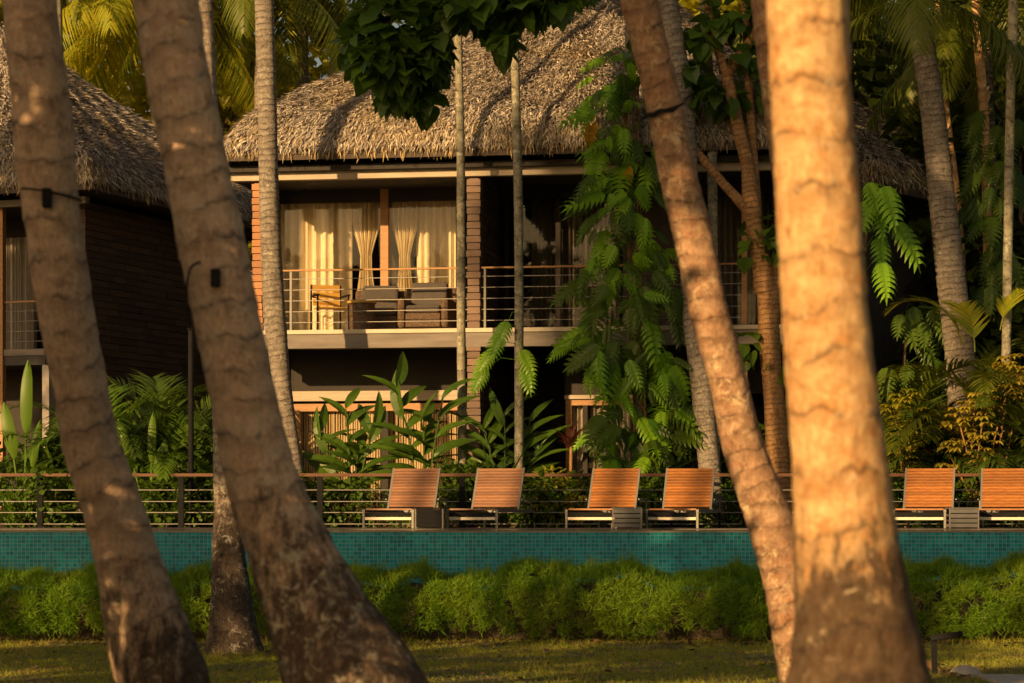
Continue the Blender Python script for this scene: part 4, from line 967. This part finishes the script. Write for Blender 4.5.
# ------------------------------------------------------------------ forked tree (tan bark)
Yt = 38.9; Yt = 39.9
b = P(782, 0, Yt); b[2] = B0
t = thing('forked_tree', 'tan barked tree forking into several branches left of the golden trunk', 'tree', b)
tr = trunk_mb([b, P(778, 470, Yt), P(774, 400, Yt), P(769, 330, Yt), P(768, 285, Yt)], [.23, .2, .17, .17, .19], 20, .05, .1, .03, .14, 61)
obj('trunk', tr, M['bark_tan'], t, smooth=True)
def branch(pts, rads, sd): obj('branch', trunk_mb([P(x, y, Yt+dy) for (x, y, dy) in pts], [r_/2/F*Yt for r_ in rads], 12, .05, .09, .03, .1, sd), M['bark_tan'], t, smooth=True)
branch([(767, 292, 0), (757, 240, 0), (751, 200, -.05), (748, 170, 0), (739, 130, 0), (727, 76, .05)], [26, 17, 17, 14, 13, 13], 62)
branch([(751, 212, 0), (735, 196, -.05), (712, 170, 0), (690, 142, .1), (678, 110, .2)], [14, 10, 9, 8, 6], 63)
branch([(727, 78, .05), (735, 62, 0), (748, 44, -.05), (760, 24, -.1), (775, -20, -.1)], [12, 10, 9, 8, 7], 64)
branch([(728, 80, .05), (718, 50, .1), (710, 20, .15), (706, -20, .2)], [10, 9, 8, 7], 65)
branch([(757, 225, .1), (754, 170, .15), (749, 90, .2), (745, 0, .2), (742, -40, .2)], [12, 10, 9, 8, 7], 66)
branch([(772, 300, 0), (776, 270, 0), (783, 240, 0), (788, 215, 0)], [16, 11, 7, 5], 67)
lv = MB()
for (x, y, rx, rz_) in ((690, 70, 14, 14), (704, 95, 20, 12), (730, 100, 16, 10), (716, 22, 16, 22), (745, 18, 26, 20), (742, 60, 16, 12), (770, 80, 12, 30), (700, 40, 12, 14), (774, 10, 24, 26), (640, 62, 8, 16)):
    leaf_cloud(lv, HEART, [P(x, y, Yt+.1)], np.array([(rx/F*Yt, .4, rz_/F*Yt)]), int(14+rx*rz_*.07), .26, .6)
leaf_cloud(lv, HEART, [P(740, -50, Yt+.3), P(690, -40, Yt+.4)], np.array([(1.0, .9, .5)]*2), 140, .26, .6)
obj('crown', lv, M['lf_glossy'], t)
lv = leaf_cloud(MB(), HEART, [P(778, 225, Yt-.2), P(782, 245, Yt-.2), P(752, 250, Yt-.1), P(750, 228, Yt), P(778, 360, Yt-.2), P(748, 345, Yt)], np.array([(.2, .2, .3)]*6), 90, .2, .8); obj('crown', lv, M['lf_bright'], t)

# ------------------------------------------------------------------ right jungle
def broad_tree(label, px, Y, top_py, w_, n=1500, leaf=.2, mat='lf_broad', trunk_px=8, z_lo=.4, base=B0, tmpl=HEART, name='broadleaf_tree'):
    b = P(px, 0, Y); b[2] = base; H = P(px, top_py, Y)[2]-base; t = thing(name, label, 'tree', b)
    k = 14; c = b+np.stack([rng.uniform(-.5, .5, k)*w_, rng.uniform(-.35, .35, k)*w_, H*rng.uniform(z_lo, .95, k)], 1)
    tp = b+np.array((0, 0, H*.8)); r0 = trunk_px/2/F*Y
    obj('trunk', trunk_mb([b-np.array((0, 0, .1)), b+np.array((.05, 0, H*.4)), tp], [r0, r0*.8, r0*.4], 10, .15, .3, .02, .1, px), M['bark_dark'], t, smooth=True)
    lm = MB()
    for q in c: lm.tube(spline([b+np.array((0, 0, min(H*.45, (q[2]-b[2])*.6))), (q+tp*.5+b*.5)/2, q], 6), np.linspace(r0*.4, .01, 6), 5)
    obj('limbs', lm, M['bark_dark'], t)
    obj('crown', leaf_cloud(MB(), tmpl, c, np.array((w_*.24, w_*.2, max(.4, H*.12))), n, leaf), M[mat], t); return t
# vines on the jungle palm and on the villa corner
def vine(label, px, Y, y0, y1, n, spread, mat='lf_monstera', l0=.5):
    b = P(px, 0, Y); b[2] = B0; t = thing('climbing_vine', label, 'vine', b); vl = MB(); st = MB()
    c = spline([b, P(px-3, (530+y0)/2, Y), P(px+2, y0, Y)], 30); st.tube(c, .03, 6)
    for i in range(n):
        py = rnd.uniform(y0, y1); a = rnd.uniform(-3.1, .0); reach = spread/F*Y*rnd.uniform(.15, 1); root = P(px, py, Y)
        p = root+np.array((math.cos(a)*reach, math.sin(a)*reach*.7, rnd.uniform(0, .2))); l = rnd.uniform(.75, 1.2)*l0
        d = np.array((math.cos(a)*.5+rnd.uniform(-.3, .3), math.sin(a)*.4-.1, -.8+rnd.uniform(-.3, .3)))
        vl.many(*SPLIT, [p], frames([d], np.array([(math.cos(a)*.4, -1, .5)])), np.array([(l*.78, l, l*.9)])); vl.tube([root, (root+p)/2+np.array((0, 0, .1)), p], .008, 4, False)
    obj('stem', st, M['bark_dark'], t); obj('leaves', vl, M[mat], t); return t
vine('dark split leaf vine hanging beside the golden trunk before the black wall', 866, 41, 190, 270, 16, 55, 'lf_monstera', .62)
vine('split leaf vine cluster between the jungle palm and the right edge', 1002, 42.3, 120, 300, 42, 30, 'lf_broad', .48)
vine('dark vine at the middle height left of the grey ringed palm', 905, 42.2, 310, 460, 40, 70, 'lf_broad', .5)
tp = areca('palm with a lit yellow green fan frond in the right garden', 985, 41.0, 3.7, 10, 'lf_palm')
mb = MB()
for (x, y, az, tl) in ((962, 345, -.9, .5), (1000, 330, .7, .3), (975, 352, -.2, .9)):
    mb.merge(pinnate(1.7, 30, .5, .06, .9, 1.25, .3, 48, .2), rotz(-az*1.3)@rotx(tl*.3), P(x, y, 40.6))
obj('lit_fronds', mb, M['lf_palm_gold'], tp)
areca('shaded palm at the foot of the black villa wall', 905, 41.4, 3.1, 12, 'lf_areca')
areca('dark palm in the right garden in front of the ringed trunk', 950, 40.8, 2.6, 12, 'lf_areca')
areca('shaded palm at the right edge of the garden', 1035, 40.8, 2.9, 12, 'lf_areca')
whorl_plant('golden yellow lit shrub behind the rightmost loungers', [(958, 418), (975, 402), (965, 440), (985, 450), (972, 465), (990, 470), (950, 455), (982, 425)], 39.9, 'lf_yellow', 978)  # yellow leaf colour carries the light falling on this plant
whorl_plant('leaning yellow green cane plant with two leafy heads near the right edge', [(1012, 375), (1018, 392), (1006, 398), (1010, 366)], 40.3, 'lf_yellow', 985)
whorl_plant('dull green whorled shrub right of the golden trunk', [(895, 415), (905, 400), (915, 420), (898, 440), (910, 455), (925, 440), (889, 460)], 40.1, 'lf_far', 905)
shrub('dense dark shrub behind the lounger nearest the golden trunk', 905, 40.9, 1.6, 1.6, 1300, .13)
shrub('dense dark shrub in the middle of the right garden', 955, 41.3, 1.8, 2.0, 1500, .14)
shrub('dense dark shrub against the right edge of the picture', 1015, 41.4, 1.6, 2.1, 1500, .14)
strap('tall strap leaf plant right beside the golden trunk', 882, 40.5, 2.0, 30, .09, 'lf_broad')
banana('orange tinged broad leaf plant in the right garden', 925, 41.0, [(912, 398, .18), (928, 392, .16)], 'lf_orange') if False else None
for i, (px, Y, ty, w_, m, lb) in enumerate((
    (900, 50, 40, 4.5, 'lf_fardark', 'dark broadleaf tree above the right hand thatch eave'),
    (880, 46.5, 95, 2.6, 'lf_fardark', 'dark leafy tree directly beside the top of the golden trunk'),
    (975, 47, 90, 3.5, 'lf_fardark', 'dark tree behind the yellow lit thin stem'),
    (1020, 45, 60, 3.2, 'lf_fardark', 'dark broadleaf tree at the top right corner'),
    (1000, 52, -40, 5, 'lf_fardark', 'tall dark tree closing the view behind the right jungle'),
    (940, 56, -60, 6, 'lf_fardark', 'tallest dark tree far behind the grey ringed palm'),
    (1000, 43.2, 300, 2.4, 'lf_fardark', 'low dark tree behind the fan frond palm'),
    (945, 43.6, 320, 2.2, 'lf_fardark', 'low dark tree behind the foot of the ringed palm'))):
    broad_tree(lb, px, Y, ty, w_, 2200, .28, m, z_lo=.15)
# palms in the background right, with hanging fronds
def bg_palm(label, px, py, Y, trunk_w, k=1.0, mat='lf_palm', n=14, name='coconut_palm', bx=.8):
    top = P(px, py, Y); b = top.copy(); b[2] = B0; b[0] += bx; t = thing(name, label, 'palm tree', b)
    obj('trunk', trunk_mb([b-np.array((0, 0, .1)), (b+top)/2+np.array((-.2, 0, 0)), top], [trunk_w*1.1, trunk_w, trunk_w*.8], 12, .12, .16, .04, .05, px), M['bark_grey'], t, smooth=True)
    obj('crown', (lambda m: m.merge(palm_crown(n, COCO, k), None, top))(MB()), M[mat], t)
bg_palm('dark coconut palm behind the right hand villa roof', 845, -10, 49, .15)
bg_palm('coconut palm with arching fronds between the ringed palm and right edge', 985, 30, 46, .14, .9)
bg_palm('coconut palm crown at the extreme top right', 1060, 60, 48, .14, 1)
# bright palms behind the left roofs
bg_palm('golden coconut palm with hanging fronds between the two left foreground trunks', 155, 0, 58, .16, 1.15, 'lf_palm_gold', 20)
bg_palm('golden coconut palm behind the left villa, seen by the far left trunk', 60, -40, 62, .16, 1.2, 'lf_palm_gold', 18)
bg_palm('coconut palm with drooping fronds left of the grey ringed trunk', 262, -35, 56, .15, 1.05, 'lf_palm', 18, bx=.35)
bg_palm('deep green coconut palm right above the left end of the main thatch', 300, -75, 60, .15, 1.1, 'lf_palm', 16)
bg_palm('coconut palm above the far left corner roof', -20, 10, 60, .15, 1.1, 'lf_palm', 16)
for (px, Y, ty, w_, m, lb) in ((175, 66, -80, 7, 'lf_far', 'yellow green tree behind the golden palms'), (300, 68, 10, 6, 'lf_far', 'sunlit yellow tree behind the dead crowned palm'), (90, 70, -60, 8, 'lf_far', 'yellow green tree far behind the left villa'),
        (340, 64, 50, 4, 'lf_far', 'low sunlit tree behind the left slope of the main thatch'), (700, 58, -20, 5, 'lf_far', 'sunlit tree peeping above the thatch beside the forked tree'), (820, 60, -60, 7, 'lf_fardark', 'dark tree behind the right slope of the main thatch'), (10, 68, -30, 6, 'lf_far', 'green tree at the far left horizon')):
    broad_tree(lb, px, Y, ty, w_, 2600, .34, m, z_lo=.3)
# far wood closing the view
n = 26000; x = rng.uniform(-42, 42, n); 
h = 11+2.5*np.sin(x*.5)+1.6*np.sin(x*1.3+1)+np.where(x > 5, 4, 0)+np.where(np.abs(x+13) < 2.5, -3, 0)
pos = np.stack([x, rng.uniform(74, 82, n), B0+h*rng.uniform(.02, 1, n)**.8], 1)
tag(obj('far_wood', MB().many(*HEART, pos, frames(rdirs(n)*np.array((1, 1, .6))-np.array((0, .5, .3))), rng.uniform(.5, .95, n)), M['lf_far']), 'distant wood of mixed green trees closing the view', 'wood', kind='stuff')
n = 9000; x = rng.uniform(6.5, 30, n); pos = np.stack([x, rng.uniform(57, 62, n), B0+13*rng.uniform(.0, 1, n)], 1)
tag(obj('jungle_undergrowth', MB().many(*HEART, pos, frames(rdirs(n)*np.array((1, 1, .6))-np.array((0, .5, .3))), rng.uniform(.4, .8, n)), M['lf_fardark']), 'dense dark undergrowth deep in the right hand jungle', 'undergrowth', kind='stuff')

# ------------------------------------------------------------------ unseen trees added on the sun side, placed to shade chosen spots
def blocker_tree(loc, cz, rx, rz_, n, leaf=.45, ry=None, i=0, tx=0):
    x, y = loc; x0 = x+tx; t = thing('added_shade_tree', 'unseen tree added outside the picture to cast shade, number %d of its row' % i if False else 'unseen tree added outside the view to cast shade', 'tree', (x0, y, 0), 0, 'unseen trees added to cast shade')
    obj('trunk', trunk_mb([np.array((x0, y, -.1)), np.array((x0+.1, y, cz*.5)), np.array((x, y, cz))], [.22, .17, .08], 10, .3, .4, .02, .06, i), M['bark_dark'], t, smooth=True)
    k = 12; c = np.array((x, y, cz))+rdirs(k)*np.array((rx, ry or rx, rz_))*.6
    lm = MB()
    for q in c: lm.tube([np.array(((x0*.6+x*.4), y, cz*.72)), q], [.06, .01], 5)
    obj('limbs', lm, M['bark_dark'], t)
    obj('crown', leaf_cloud(MB(), CARD, c, np.array((rx, ry or rx, rz_))*.5, n, leaf), M['lf_broad'], t)
def shade(px, py, Y, tt, rx, rz_, n, leaf=.45, i=0, tx=0):
    p = P(px, py, Y)+S*tt; blocker_tree((p[0], p[1]), p[2], rx, rz_, n, leaf, None, i, tx)
# belt that keeps lawn, hedge and pool wall in half shade
gi = 0
for x in np.arange(-23, -9, 2.6):
    gi += 1; blocker_tree((x, 9.5+.6*math.sin(x)), 8.95, 1.9, .95, 620, .4, 1.2, gi); blocker_tree((x+1.2, 9.9+.6*math.sin(x)), 5.6, 1.7, 1.5, 420, .4, 1.2, gi+50)
# the two left foreground trunks
for (px, py, Y, tt, rx, rz_, n) in ((30, 40, 14, 4.8, .6, .9, 500), (55, 220, 14, 4.8, .6, .9, 550), (82, 380, 14, 4.8, .6, .9, 550), (112, 520, 14, 4.8, .6, .7, 420),
        (182, 60, 13, 2.9, .45, .75, 420), (205, 200, 13, 2.9, .45, .75, 460), (230, 340, 13, 2.9, .45, .75, 460), (265, 470, 13, 2.9, .45, .7, 460), (300, 560, 13, 3.7, .42, .5, 330), (345, 650, 13, 4.4, .42, .4, 260)):
    gi += 1; shade(px, py, Y, tt, rx, rz_, n, .2, gi, -.8)
# upper part of the leaning trunk and the half hidden palm
blocker_tree((-6.3, 6.0), 8.0, 1.2, 1.4, 1000, .3, None, 77, -2)
# left villa
for (px, py, Y) in ((30, 300, 47), (150, 300, 48), (120, 170, 47), (20, 270, 49),):
    gi += 1; shade(px, py, Y, 24, 2.0, 2.0, 700, .45, gi)
# right balcony and vines
for (px, py, Y) in ((560, 235, 41.5), (650, 330, 41), (640, 200, 41), (720, 240, 41)):
    gi += 1; shade(px, py, Y, 46, 1.5, 1.4, 560, .45, gi)
# right jungle
for (px, py, Y) in ((900, 230, 44), (1000, 120, 42), (900, 60, 48)):
    gi += 1; shade(px, py, Y, 52, 1.9, 1.8, 700, .5, gi)
